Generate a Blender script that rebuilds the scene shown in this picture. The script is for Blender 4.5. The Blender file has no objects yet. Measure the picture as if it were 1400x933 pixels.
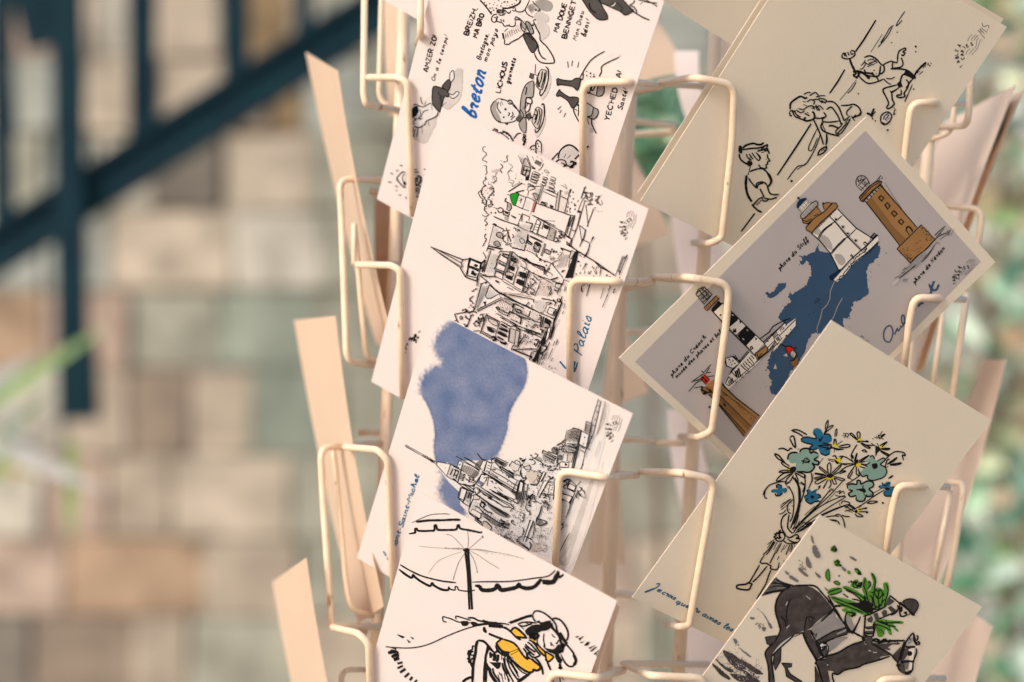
import bpy, bmesh, math, random
from mathutils import Vector
from mathutils.geometry import tessellate_polygon
random.seed(7)
S = bpy.context.scene
COL = S.collection
R = math.radians
# ------------------------------------------------------------------ camera
F = 2333.0; CX, CY = 700.0, 466.5                 # photograph: 1400 x 933, focal length in its pixels
cam_d = bpy.data.cameras.new('camera'); cam = bpy.data.objects.new('camera', cam_d); COL.objects.link(cam)
cam_d.sensor_width = 36; cam_d.lens = 36 * F / 1400
cam.location = (0, 0, 0); cam.rotation_euler = (R(90), 0, 0)
cam_d.clip_start = 0.02; cam_d.clip_end = 400
cam_d.dof.use_dof = True; cam_d.dof.focus_distance = 0.775; cam_d.dof.aperture_fstop = 3.9
S.camera = cam
# ------------------------------------------------------------------ sky and sun
SUN_EL, SUN_AZ = 30.0, -46.0                      # degrees; azimuth from straight behind the camera, negative = left
w = bpy.data.worlds.new('World'); S.world = w; w.use_nodes = True
nt = w.node_tree; bg = nt.nodes['Background']; sky = nt.nodes.new('ShaderNodeTexSky')
sky.sky_type = 'NISHITA'; sky.sun_disc = False; sky.sun_elevation = R(SUN_EL); sky.sun_rotation = R(180 - SUN_AZ)
sky.air_density = 1.0; sky.dust_density = 3.0; sky.ozone_density = 1.0
nt.links.new(sky.outputs[0], bg.inputs[0]); bg.inputs[1].default_value = 0.12
sd = bpy.data.lights.new('sun', 'SUN'); sun = bpy.data.objects.new('sun', sd); COL.objects.link(sun)
sd.energy = 0.8; sd.angle = R(12); sd.color = (1.0, 0.93, 0.885)
tos = Vector((math.sin(R(SUN_AZ)) * math.cos(R(SUN_EL)), -math.cos(R(SUN_AZ)) * math.cos(R(SUN_EL)), math.sin(R(SUN_EL))))
sun.rotation_euler = tos.to_track_quat('Z', 'Y').to_euler()
S.view_settings.view_transform = 'Standard'; S.view_settings.look = 'None'
S.view_settings.exposure = 0.79; S.view_settings.gamma = 1.0
S.render.engine = 'CYCLES'; S.cycles.max_bounces = 8; S.cycles.diffuse_bounces = 5

# ------------------------------------------------------------------ helpers
def ray(px, py): return Vector(((px - CX) / F, 1.0, -(py - CY) / F))
def P(px, py, d): return ray(px, py) * d          # a point of the photograph at depth d (metres)
def mat(name, col, rough=0.6, spec=0.4, noise=0.0, nscale=60, bump=0.0, bscale=200, col2=None, metal=0, trans=0, aniso=None):
    m = bpy.data.materials.new(name); m.use_nodes = True; t = m.node_tree
    b = t.nodes['Principled BSDF']; b.inputs['Base Color'].default_value = (*col, 1)
    b.inputs['Roughness'].default_value = rough; b.inputs['Specular IOR Level'].default_value = spec
    b.inputs['Metallic'].default_value = metal
    tc = t.nodes.new('ShaderNodeTexCoord')
    if noise or col2:
        n = t.nodes.new('ShaderNodeTexNoise'); n.inputs['Scale'].default_value = nscale; n.inputs['Detail'].default_value = 6
        mp = t.nodes.new('ShaderNodeMapping'); t.links.new(tc.outputs['Object'], mp.inputs[0]); t.links.new(mp.outputs[0], n.inputs[0])
        if aniso: mp.inputs['Scale'].default_value = aniso
        r = t.nodes.new('ShaderNodeValToRGB'); t.links.new(n.outputs[0], r.inputs[0])
        c2 = col2 or tuple(max(0, c * (1 - noise)) for c in col)
        r.color_ramp.elements[0].position = 0.35; r.color_ramp.elements[1].position = 0.65
        r.color_ramp.elements[0].color = (*c2, 1); r.color_ramp.elements[1].color = (*col, 1)
        t.links.new(r.outputs[0], b.inputs['Base Color'])
    if bump:
        n = t.nodes.new('ShaderNodeTexNoise'); n.inputs['Scale'].default_value = bscale; n.inputs['Detail'].default_value = 4
        t.links.new(tc.outputs['Object'], n.inputs[0])
        bp = t.nodes.new('ShaderNodeBump'); bp.inputs['Strength'].default_value = bump; bp.inputs['Distance'].default_value = 0.001
        t.links.new(n.outputs[0], bp.inputs['Height']); t.links.new(bp.outputs[0], b.inputs['Normal'])
    if trans:
        tr = t.nodes.new('ShaderNodeBsdfTranslucent'); tr.inputs[0].default_value = (min(1, col[0] * 1.08), col[1] * .89, col[2] * .68, 1)
        mx = t.nodes.new('ShaderNodeMixShader'); mx.inputs[0].default_value = trans
        o = t.nodes['Material Output']; t.links.new(b.outputs[0], mx.inputs[1]); t.links.new(tr.outputs[0], mx.inputs[2]); t.links.new(mx.outputs[0], o.inputs[0])
    return m
def attr_mat(name, rough=0.8, noise=0.25, nscale=30, bump=0.6, bscale=60, spec=0.2):
    m = mat(name, (1, 1, 1), rough, spec, bump=bump, bscale=bscale); t = m.node_tree; b = t.nodes['Principled BSDF']
    a = t.nodes.new('ShaderNodeAttribute'); a.attribute_name = 'tint'
    tc = t.nodes.new('ShaderNodeTexCoord'); n = t.nodes.new('ShaderNodeTexNoise'); n.inputs['Scale'].default_value = nscale; n.inputs['Detail'].default_value = 8
    t.links.new(tc.outputs['Object'], n.inputs[0])
    r = t.nodes.new('ShaderNodeValToRGB'); t.links.new(n.outputs[0], r.inputs[0])
    r.color_ramp.elements[0].position = 0.3; r.color_ramp.elements[1].position = 0.7
    lo = 1 - noise; hi = 1 + noise * .6
    r.color_ramp.elements[0].color = (lo, lo, lo, 1); r.color_ramp.elements[1].color = (hi, hi, hi, 1)
    mx = t.nodes.new('ShaderNodeMix'); mx.data_type = 'RGBA'; mx.blend_type = 'MULTIPLY'; mx.inputs[0].default_value = 1
    t.links.new(a.outputs['Color'], mx.inputs[6]); t.links.new(r.outputs[0], mx.inputs[7]); t.links.new(mx.outputs[2], b.inputs['Base Color'])
    return m
class MB:                                          # collects verts/faces, links ONE mesh object
    def __init__(s): s.v = []; s.f = []; s.c = []; s.m = []
    def add(s, vs, fs, col=None, mi=0):
        o = len(s.v); s.v += [tuple(v) for v in vs]
        for f in fs: s.f.append([i + o for i in f]); s.c.append(col); s.m.append(mi)
    def box(s, x0, x1, y0, y1, z0, z1, col=None, j=0):
        vs = [Vector((x, y, z)) + Vector((random.uniform(-j, j), random.uniform(-j, j), random.uniform(-j, j))) for x in (x0, x1) for y in (y0, y1) for z in (z0, z1)]
        s.add(vs, [(0, 1, 3, 2), (4, 6, 7, 5), (0, 4, 5, 1), (2, 3, 7, 6), (0, 2, 6, 4), (1, 5, 7, 3)], col)
    def tube(s, pts, r, n=10, smooth=True, cap=True):
        pts = [Vector(p) for p in pts]
        up = None; rings = []
        for i, p in enumerate(pts):
            t = (pts[min(i + 1, len(pts) - 1)] - pts[max(i - 1, 0)]).normalized()
            if up is None: up = t.orthogonal().normalized()
            up = (up - t * up.dot(t)).normalized(); b = t.cross(up)
            rr = r[i] if isinstance(r, (list, tuple)) else r
            rings.append([p + (up * math.cos(a) + b * math.sin(a)) * rr for a in [2 * math.pi * k / n for k in range(n)]])
        vs = [v for rg in rings for v in rg]; fs = []
        for i in range(len(pts) - 1):
            for k in range(n): fs.append((i * n + k, i * n + (k + 1) % n, (i + 1) * n + (k + 1) % n, (i + 1) * n + k))
        if cap: fs.append(tuple(range(n))[::-1]); fs.append(tuple(range((len(pts) - 1) * n, len(pts) * n)))
        s.add(vs, fs)
    def build(s, name, mats, parent=None, origin=None, smooth=False, bevel=0):
        me = bpy.data.meshes.new(name); o0 = Vector(origin) if origin is not None else Vector((0, 0, 0))
        me.from_pydata([tuple(Vector(v) - o0) for v in s.v], [], s.f)
        for m in (mats if isinstance(mats, (list, tuple)) else [mats]): me.materials.append(m)
        for p, mi in zip(me.polygons, s.m): p.material_index = mi; p.use_smooth = smooth
        if any(c is not None for c in s.c):
            a = me.color_attributes.new('tint', 'FLOAT_COLOR', 'CORNER')
            for p, c in zip(me.polygons, s.c):
                for li in p.loop_indices: a.data[li].color = (*(c or (1, 1, 1)), 1)
        ob = bpy.data.objects.new(name, me); COL.objects.link(ob)
        if parent is not None: ob.parent = parent
        else: ob.location = o0
        if bevel:
            b = ob.modifiers.new('bevel', 'BEVEL'); b.width = bevel; b.segments = 2
        return ob
def tag(o, label=None, cat=None, group=None, kind=None):
    if label: o['label'] = label
    if cat: o['category'] = cat
    if group: o['group'] = group
    if kind: o['kind'] = kind
    return o
def empty(name, loc, label, cat, group=None):
    o = bpy.data.objects.new(name, None); COL.objects.link(o); o.location = loc; o.empty_display_size = .02
    return tag(o, label, cat, group)
def smooth_path(pts, n=6):                         # Catmull-Rom through the points (tuples of any length)
    if len(pts) < 3: return list(pts)
    out = []; q = [pts[0]] + list(pts) + [pts[-1]]
    for i in range(1, len(q) - 2):
        a, b, c, d = q[i - 1:i + 3]
        for k in range(n):
            t = k / n
            out.append(tuple(.5 * (2 * b[j] + (c[j] - a[j]) * t + (2 * a[j] - 5 * b[j] + 4 * c[j] - d[j]) * t * t + (3 * b[j] - a[j] - 3 * c[j] + d[j]) * t ** 3) for j in range(len(b))))
    out.append(tuple(pts[-1])); return out
def fillet(pts, r, n=5):                           # round the corners of a 3-D polyline
    pts = [Vector(p) for p in pts]; out = [pts[0]]
    for a, b, c in zip(pts, pts[1:], pts[2:]):
        u = (a - b); v = (c - b); k = min(r, u.length * .45, v.length * .45)
        p0 = b + u.normalized() * k; p1 = b + v.normalized() * k
        for i in range(n + 1):
            t = i / n; out.append(p0 * (1 - t) ** 2 + b * 2 * t * (1 - t) + p1 * t * t)
    out.append(pts[-1]); return out
def nvec(yaw, tilt):
    y, t = R(yaw), R(tilt)
    return Vector((math.sin(y) * math.cos(t), -math.cos(y) * math.cos(t), -math.sin(t)))

# ------------------------------------------------------------------ materials
def speck(m):                                      # small rust chips in the paint
    t = m.node_tree; b = t.nodes['Principled BSDF']; tc = t.nodes.new('ShaderNodeTexCoord'); n = t.nodes.new('ShaderNodeTexNoise'); n.inputs['Scale'].default_value = 170; n.inputs['Detail'].default_value = 3
    mp = t.nodes.new('ShaderNodeMapping'); mp.inputs['Scale'].default_value = (1, 1, .35); t.links.new(tc.outputs['Object'], mp.inputs[0]); t.links.new(mp.outputs[0], n.inputs[0])
    r = t.nodes.new('ShaderNodeValToRGB'); r.color_ramp.elements[0].position = .665; r.color_ramp.elements[1].position = .72; t.links.new(n.outputs[0], r.inputs[0])
    mx = t.nodes.new('ShaderNodeMix'); mx.data_type = 'RGBA'; src = b.inputs['Base Color'].links[0].from_socket
    t.links.new(r.outputs[0], mx.inputs[0]); t.links.new(src, mx.inputs[6]); mx.inputs[7].default_value = (.36, .19, .09, 1); t.links.new(mx.outputs[2], b.inputs['Base Color'])
    return m
paper_white = mat('paper_white', (.85, .79, .78), .75, .25, noise=.02, nscale=25, bump=.12, bscale=900, trans=.24)
paper_shade_cream = mat('paper_shade_cream', (.88, .815, .675), .75, .25, noise=.02, nscale=25, bump=.12, bscale=900, trans=.22)  # right column's shade and greenery bounce put into the paper colour
paper_peach_glow = mat('paper_peach_glow', (.92, .815, .69), .8, .2, noise=.03, nscale=25, trans=.34)  # blank paper with a warm backlit glow put into its colour
paper_edge = mat('paper_edge', (.86, .70, .58), .8, .2)
wire_paint = speck(mat('wire_cream_paint', (.86, .69, .51), .42, .4, col2=(.80, .62, .44), nscale=90, bump=.25, bscale=420))
post_glow_paint = speck(mat('post_cream_glow_paint', (.95, .77, .57), .5, .35, col2=(.90, .71, .51), nscale=40, bump=.2, bscale=300))  # lighter copy of the wire paint, painting in the glow between columns
paper_peach_dim = mat('paper_peach_dim_back', (.80, .66, .51), .8, .2, col2=(.77, .63, .48), nscale=18, trans=.30)  # darker copy of the peach paper, with a dimmer warm glow painted in
# ================================================================== THE SETTING
gm = mat('bounce_paving', (.56, .45, .35), .85, .2, noise=.3, nscale=6, bump=.5, bscale=20)  # unseen ground, coloured pale and warm to bounce light onto the cards
g = MB(); g.add([(-60, -60, -1.25), (60, -60, -1.25), (60, 60, -1.25), (-60, 60, -1.25)], [(0, 1, 2, 3)])
tag(g.build('ground', gm), kind='structure')

# stone wall behind: courses of roughly squared blocks
WD = 5.0; WP = WD / F                              # metres per photo pixel at the wall
stone_m = attr_mat('stone', .9, .38, 7, 1.0, 25)
wall = MB()
C = {'b': (.40, .33, .26), 'g': (.30, .31, .25), 'G': (.23, .29, .24), 'o': (.42, .27, .17), 'k': (.10, .085, .075), 'p': (.40, .29, .235),
     'c': (.52, .44, .35), 'n': (.22, .16, .12), 'w': (.46, .44, .38), 'y': (.20, .11, .03), 't': (.33, .37, .34)}
rows = [(-190, -70, None), (-70, 80, [(-260, 'n'), (-120, 'b'), (20, 't'), (70, 'p'), (130, 'c'), (215, 'w'), (300, 'b'), (340, 'w'), (398, 'y'), (450, 'w'), (520, 'g')]),
        (80, 182, [(-200, 'b'), (-60, 'n'), (20, 'p'), (75, 't'), (120, 't'), (215, 'c'), (308, 'b'), (370, 'n'), (415, 'y'), (500, 't'), (560, 'g')]),
        (182, 288, [(-160, 'p'), (-40, 'b'), (60, 'g'), (130, 't'), (208, 'w'), (305, 'k'), (430, 'c'), (545, 'g')]),
        (288, 398, [(-220, 'b'), (-40, 'g'), (60, 't'), (150, 't'), (318, 'c'), (440, 'w'), (560, 'g')]),
        (398, 505, [(-150, 'g'), (-30, 'o'), (62, 'o'), (178, 'p'), (300, 'g'), (430, 'G'), (560, 'g')]),
        (505, 622, [(-190, 'b'), (-20, 'g'), (90, 'w'), (175, 'b'), (260, 'n'), (345, 'b'), (470, 'G'), (600, 'g')]),
        (622, 735, [(-130, 'g'), (58, 'w'), (150, 'p'), (236, 'b'), (400, 'c'), (520, 'g')]),
        (735, 842, [(-140, 'o'), (92, 'p'), (276, 'o'), (410, 'b'), (560, 'g')]),
        (842, 960, [(-180, 'p'), (45, 'k'), (180, 'n'), (262, 'b'), (420, 'g'), (560, 'b')]), (960, 1080, None), (1080, 1200, None), (1200, 1320, None), (1320, 1440, None)]
for (y0, y1, bl) in rows:
    x = -900; seq = []
    if bl:
        while x < bl[0][0] - 90:
            nx = x + random.uniform(90, 190); seq.append((x, nx, random.choice('bgpcnw'))); x = nx
        for bx, c in bl: seq.append((x, bx, c)); x = bx
    while x < 1480:
        nx = x + random.uniform(90, 200); seq.append((x, nx, random.choice('bgGtwbgtpb'))); x = nx
    for (xa, xb, c) in seq:
        k = C[c]; jit = random.uniform(.88, 1.12); dd = random.uniform(0, .03)
        X0, X1 = (xa + 1.5 - CX) * WP, (xb - 1.5 - CX) * WP; Z1, Z0 = -(y0 + 1.5 - CY) * WP, -(y1 - 1.5 - CY) * WP
        wall.box(X0, X1, WD - .03 + dd, WD + .2, Z0, Z1, tuple((q * .74 + m_ * .26) * jit * 1.1 for q, m_ in zip(k, (.41, .39, .32))), .006)
wall.box(-1590 * WP, 775 * WP, WD + .02, WD + .19, -1.26, 640 * WP, (.38, .34, .28))
tag(wall.build('stone_wall', stone_m, bevel=.008), 'old beige and grey wall of squared stone blocks behind the card rack', 'wall')

# teal iron stair railing, out of focus
iron = mat('teal_iron', (.003, .028, .040), .65, .12, col2=(.002, .018, .032), nscale=12, bump=.3, bscale=30)
RD = 4.0
rail = empty('stair_railing', P(100, 300, RD), 'dark teal iron stair railing with sloping beam and upright bars, left background', 'railing')
ro = rail.location
def bar(name, a, b, wpx, dep=.045, d=RD):
    m = MB(); A = P(*a, d); B = P(*b, d); t = (B - A).normalized(); s = t.cross(Vector((0, 1, 0))).normalized() * (wpx / F * d / 2); y = Vector((0, dep / 2, 0))
    vs = [q + e for q in (A, B) for e in (s + y, -s + y, -s - y, s - y)]
    m.add(vs, [(0, 1, 2, 3), (7, 6, 5, 4), (0, 4, 5, 1), (1, 5, 6, 2), (2, 6, 7, 3), (3, 7, 4, 0)])
    return m.build(name, iron, rail, ro, bevel=.003)
bar('sloping_beam', (-330, 548), (620, -52), 64, .05)
bar('flange', (-330, 523), (620, -77), 9, .10)
bar('post', (86, -400), (101, 575), 40, .04, RD - .05)
for a, b, wd in (((-5, -400), (5, 330), 30), ((52, -400), (50, 30), 48), ((192, -400), (196, 235), 38), ((322, -400), (322, 140), 34), ((416, -400), (416, 82), 26), ((-110, -400), (-108, 400), 30)):
    bar('baluster', a, b, wd, .02, RD + .035)
bar('foot_plate', (112, 462), (116, 574), 34, .05, RD - .06)
bar('bracket', (24, -60), (56, 66), 42, .02, RD + .03)

# blurred bright flower head between the bars
def petal_blob(m, c, r, n, col, seed):
    rr = random.Random(seed)
    for k in range(n):
        a = rr.uniform(0, 6.28); e = rr.uniform(-.6, 1.2); d = Vector((math.cos(a) * math.cos(e), math.sin(a) * math.cos(e), math.sin(e)))
        s = d.orthogonal().normalized() * r * .35; t = d * r * rr.uniform(.6, 1); u = s.cross(d)
        m.add([c, c + t * .5 + s, c + t, c + t * .5 - s], [(0, 1, 2, 3)], tuple(min(1, q * rr.uniform(.8, 1.15)) for q in col))
leaf_m = attr_mat('leaf', .38, .18, 40, .2, 60, .5)
leaf_m.node_tree.nodes['Principled BSDF'].inputs['Roughness'].default_value = .35
def leaf(m, base, direction, length, width, col, droop=.2, seg=4, twist=0):
    d = Vector(direction).normalized(); s = d.cross(Vector((math.sin(twist), math.cos(twist), .1))).normalized(); nrm = s.cross(d)
    vs = []; fs = []
    for i in range(seg + 1):
        t = i / seg; wd = width * math.sin(math.pi * (0.06 + .94 * t) ** .8) * .5 if i < seg else 0.0005
        c = Vector(base) + d * length * t - Vector((0, 0, 1)) * droop * length * t * t
        vs += [c + s * wd, c + nrm * wd * .18, c - s * wd]
    for i in range(seg):
        a = i * 3; fs += [(a, a + 3, a + 4, a + 1), (a + 1, a + 4, a + 5, a + 2)]
    m.add(vs, fs, col)
# strap-leaved plant at the left edge
pl = empty('strap_leaf_plant', P(-60, 660, 2.9), 'blurred plant with long white edged green blades at left edge', 'plant')
po = pl.location
m = MB()
for (a, b, wpx, col, dd) in (((-60, 585), (150, 430), 16, (.30, .48, .18), 1.62), ((-40, 640), (75, 520), 13, (.22, .38, .20), 1.75), ((-70, 590), (150, 660), 24, (.62, .62, .60), 1.6),
                             ((-60, 640), (140, 640), 15, (.62, .50, .16), 1.68), ((96, 600), (98, 735), 14, (.34, .50, .16), 1.66), ((-70, 690), (60, 590), 30, (.55, .56, .52), 1.72),
                             ((-70, 560), (60, 470), 14, (.50, .52, .50), 1.8), ((-50, 700), (20, 600), 18, (.30, .46, .2), 1.6), ((-30, 480), (40, 620), 12, (.5, .52, .52), 1.7), ((-60, 610), (60, 600), 20, (.20, .26, .30), 1.78)):
    dd += 1.2; A = P(*a, dd); B = P(*b, dd); leaf(m, A, B - A, (B - A).length, wpx / F * dd * 1.35, tuple(q * .8 for q in col), .06, 6)
m.build('blade', leaf_m, pl, po)
m = MB(); m.tube([P(-60, 660, 2.9), P(-75, 900, 2.92), P(-80, 1470, 2.92)], .012); m.build('stem', mat('stem_green', (.12, .16, .06)), pl, po)

# glossy shrub at the right edge, with sky glints painted as pale leaves; a second one behind the gap between the columns
def shrub(label, cx, cy, dep, rx, rz, n, seed, bright=.16, ry=.35, lsz=.030, nb=9, warm=.18):
    rr = random.Random(seed); c = P(cx, cy, dep); base = Vector((c.x, c.y, -1.25))
    e = empty('shrub', base, label, 'shrub')
    m = MB()
    for k in range(n):
        a = rr.uniform(0, 6.283); q = math.sqrt(rr.random())
        clump = rr.random()
        p = c + Vector((math.cos(a) * q * rx, rr.uniform(-ry, ry), math.sin(a) * q * rz))
        if math.sin(p.x * 19 + 1.3 * seed) * math.sin(p.z * 15 + p.y * 9) < -.35: continue
        d = Vector((rr.uniform(-1, 1), rr.uniform(-1, .3), rr.uniform(-.6, 1)))
        z = rr.random()
        if z < bright: col = rr.choice([(.62, .78, .66), (.85, .90, .84), (.42, .66, .46), (.66, .76, .50)])  # pale greens paint in sky patches and glints
        elif z < bright + warm: col = rr.choice([(.40, .30, .19), (.48, .40, .29), (.36, .32, .18)])
        else: col = rr.choice([(.08, .24, .13), (.14, .32, .18), (.05, .17, .12), (.20, .34, .14), (.12, .28, .20)])
        leaf(m, p, d, lsz * rr.uniform(.7, 1.4), lsz * rr.uniform(.5, .8), col, .2, 3, rr.uniform(0, 3))
    m.build('foliage', leaf_m, e, base)
    m = MB()
    for k in range(nb):
        top = c + Vector((rr.uniform(-rx, rx) * .8, rr.uniform(-ry, ry) * .6, rr.uniform(-.2, .9) * rz))
        mid = (base + top) / 2 + Vector((rr.uniform(-.05, .05), rr.uniform(-.05, .05), 0))
        m.tube(smooth_path([tuple(base + Vector((rr.uniform(-.04, .04), rr.uniform(-.04, .04), 0))), tuple(mid), tuple(top)], 5), .006, 6)
    m.build('branches', mat('bark', (.14, .10, .07), .9), e, base)
shrub('leafy green shrub with glossy leaves at the right edge of the photo', 1442, 480, 3.1, .205, .84, 900, 3, .2, .40, .062, warm=.42)
shrub('low glossy shrub with highlights painted as large pale leaves at lower right', 1442, 800, 2.7, .16, .27, 240, 5, .32, .25, .06)
shrub('small bright green bush seen between the two card columns', 905, 190, 2.4, .055, .10, 170, 9, .14, .08, .05, nb=1, warm=0)
# ================================================================== POSTCARDS AND RACK
class Card:
    """one postcard: three photographed corners laid on its own tilted plane at its own distance"""
    def __init__(s, TL, TR, BL, yaw, tilt, depth, label, paper, bow=.0012, group='postcards in the wire rack', thick=.0004, curl=0):
        n = nvec(yaw, tilt); s.n = n; s.bow = bow; s.curl = curl
        c = ((TR[0] + BL[0]) / 2, (TR[1] + BL[1]) / 2); s.k = n.dot(P(*c, depth))
        s.O = s.hit(*TL); s.A = s.hit(*TR) - s.O; s.B = s.hit(*BL) - s.O; s.B -= s.A * (s.A.dot(s.B) / s.A.length_squared) * .999 * 0
        s.c = s.O + (s.A + s.B) / 2; s.layer = 0
        s.make(label, paper, group, thick)
    def hit(s, px, py): r = ray(px, py); return r * (s.k / s.n.dot(r))
    def lift(s, a, b): return s.n * (s.bow * (1 - (2 * a - 1) ** 2) + s.curl * (b ** 3))
    def make(s, label, paper, group, thick):
        m = MB(); N = 14
        vs = []
        for side in (0, 1):
            for i in range(N + 1):
                for j in range(N + 1):
                    a, b = i / N, j / N; vs.append(s.O + s.A * a + s.B * b + s.lift(a, b) - s.n * thick * side)
        id_ = lambda i, j, q: q * (N + 1) ** 2 + i * (N + 1) + j
        top = [(id_(i, j, 0), id_(i, j + 1, 0), id_(i + 1, j + 1, 0), id_(i + 1, j, 0)) for i in range(N) for j in range(N)]
        bot = [(id_(i, j, 1), id_(i + 1, j, 1), id_(i + 1, j + 1, 1), id_(i, j + 1, 1)) for i in range(N) for j in range(N)]
        ed = []
        for i in range(N):
            ed += [(id_(i, 0, 0), id_(i + 1, 0, 0), id_(i + 1, 0, 1), id_(i, 0, 1)), (id_(i, N, 0), id_(i, N, 1), id_(i + 1, N, 1), id_(i + 1, N, 0)),
                   (id_(0, i, 0), id_(0, i, 1), id_(0, i + 1, 1), id_(0, i + 1, 0)), (id_(N, i, 0), id_(N, i + 1, 0), id_(N, i + 1, 1), id_(N, i, 1))]
        m.add(vs, top + bot, mi=0); o = len(m.f); m.add([], []); 
        for f in ed: m.f.append(list(f)); m.c.append(None); m.m.append(1)
        s.ob = m.build('postcard', [paper, paper_edge], None, s.c)
        tag(s.ob, label, 'postcard', group)
    def pt(s, px, py, off):                        # pixel of the drawing -> point on the printed face
        p = s.hit(px, py); d = p - s.O
        AA, AB, BB = s.A.dot(s.A), s.A.dot(s.B), s.B.dot(s.B); da, db = d.dot(s.A), d.dot(s.B); D = AA * BB - AB * AB
        a = (da * BB - db * AB) / D; b = (db * AA - da * AB) / D
        a = min(1, max(0, a)); b = min(1, max(0, b))
        return s.O + s.A * a + s.B * b + s.lift(a, b) + s.n * off
class Ink:
    """printed marks of one kind on one card, joined into one mesh that lies on the paper"""
    def __init__(s, card, off=.00012): s.c = card; s.m = MB(); s.off = off; s.mats = []; s.r = random.Random(11); s.fat = 1.36
    def mi(s, m):
        if m not in s.mats: s.mats.append(m)
        return s.mats.index(m)
    def z(s): s.n = getattr(s, 'n', 0) + 1; return s.n * 6e-7
    def line(s, pts, w, m, taper=.35, smooth=True, jit=.0, off=0):
        if len(pts) < 2: return
        q = smooth_path(pts, 5) if smooth and len(pts) > 2 else list(pts)
        N = len(q); L = []; Rr = []
        for i, p in enumerate(q):
            a = q[max(i - 1, 0)]; b = q[min(i + 1, N - 1)]; dx, dy = b[0] - a[0], b[1] - a[1]; l = math.hypot(dx, dy) or 1
            t = i / (N - 1); e = min(1, min(t, 1 - t) * 6 + (1 - taper)); ww = w * .5 * e * (1 + s.r.uniform(-jit, jit))
            if len(p) > 2: ww = p[2] * .5
            L.append((p[0] - dy / l * ww, p[1] + dx / l * ww)); Rr.append((p[0] + dy / l * ww, p[1] - dx / l * ww))
        zz = s.z(); vs = [s.c.pt(x, y, s.off + off + zz) for (x, y) in L + Rr]
        s.m.add(vs, [(i, i + 1, N + i + 1, N + i) for i in range(N - 1)], mi=s.mi(m))
    def fill(s, pts, m, smooth=True, off=0, rough=0, closed=True):
        q = list(pts)
        if smooth and len(q) > 3:
            q = smooth_path([q[-1]] + q + [q[0], q[1]], 4); q = q[4:-4]
        if rough:
            q2 = []
            for i in range(len(q)):
                a, b = q[i], q[(i + 1) % len(q)]; k = max(1, int(math.hypot(b[0] - a[0], b[1] - a[1]) / 1.6))
                for t in range(k): q2.append((a[0] + (b[0] - a[0]) * t / k + s.r.gauss(0, rough), a[1] + (b[1] - a[1]) * t / k + s.r.gauss(0, rough)))
            q = q2
        tri = tessellate_polygon([[Vector((x, y, 0)) for x, y in q]])
        zz = s.z(); s.m.add([s.c.pt(x, y, s.off + off + zz) for x, y in q], [tuple(t) for t in tri], mi=s.mi(m))
    def dots(s, pts, r, m):
        zz = s.z()
        for (x, y) in pts:
            k = 6; rr = r * s.r.uniform(.6, 1.3)
            s.m.add([s.c.pt(x + rr * math.cos(6.283 * i / k), y + rr * math.sin(6.283 * i / k), s.off + zz) for i in range(k)], [tuple(range(k))], mi=s.mi(m))
    def build(s, name, label=None):
        if not s.m.f: return
        o = s.m.build(name, s.mats, s.c.ob, s.c.c)
        # faces must look towards the front
        return tag(o, label)

WL = dict(yaw=-29, tilt=20); WR = dict(yaw=17, tilt=24)
L0 = Card((650, -400), (930, -262), (503, -12), depth=.785, label='white postcard cut by the top edge above the breton card, lower corner showing', paper=paper_white, **WL)
L1 = Card((621, -135), (908, 2), (515.2, 272.4), depth=.785, label='white postcard of small black cartoon figures with the blue word breton', paper=paper_white, bow=.0003, **WL)
L2 = Card((604, 147), (886.6, 286), (507.5, 522), depth=.782, label='white postcard with ink drawing of a harbour town lettered Le Palais', paper=paper_white, bow=.0003, **WL)
L3 = Card((590, 424), (865, 566), (488, 763), depth=.780, label='white postcard with blue watercolour sky above an ink abbey on its mount', paper=paper_white, bow=.00025, **WL)
L4 = Card((573, 672), (843.5, 822), (476, 1022), depth=.778, label='white postcard of a woman in yellow dozing beneath a beach parasol', paper=paper_white, bow=.0003, **WL)
L4b = Card((580, 676), (848.5, 829), (484, 1028), depth=.784, label='white postcard tucked directly behind the beach parasol card, just its right edge showing', paper=paper_peach_glow, yaw=-29, tilt=20)
R0 = Card((1120, -330), (1330, -180), (893, -6), depth=.800, label='plain shade tinted cream postcard at the top edge left of the three children card, lower tip showing', paper=paper_shade_cream, yaw=10, tilt=22)
R1 = Card((1123, -115), (1376.4, 37), (875.5, 275.5), depth=.785, label='shade tinted cream postcard with ink drawing of three children playing on sand', paper=paper_shade_cream, bow=.0003, **WR)
R1b = Card((1119, -124), (1372, 26), (872, 264), depth=.789, label='shade tinted cream postcard directly behind the three children card, thin top right edge showing', paper=paper_shade_cream, bow=.0003, **WR)
R2 = Card((1185, 159), (1361, 358.5), (846, 490), depth=.782, label='grey postcard of four painted lighthouses round a dark blue island map', paper=paper_shade_cream, bow=0, **WR)
R3 = Card((1136.8, 438), (1356, 575), (864.2, 817.2), depth=.780, label='shade tinted cream postcard of a child carrying a huge bouquet of blue flowers', paper=paper_shade_cream, bow=.0003, **WR)
R4 = Card((1121, 704.3), (1343, 830), (851, 1075), depth=.778, label='shade tinted cream postcard of a black horse and a rider clutching green leaves', paper=paper_shade_cream, bow=.0003, **WR)

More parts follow.
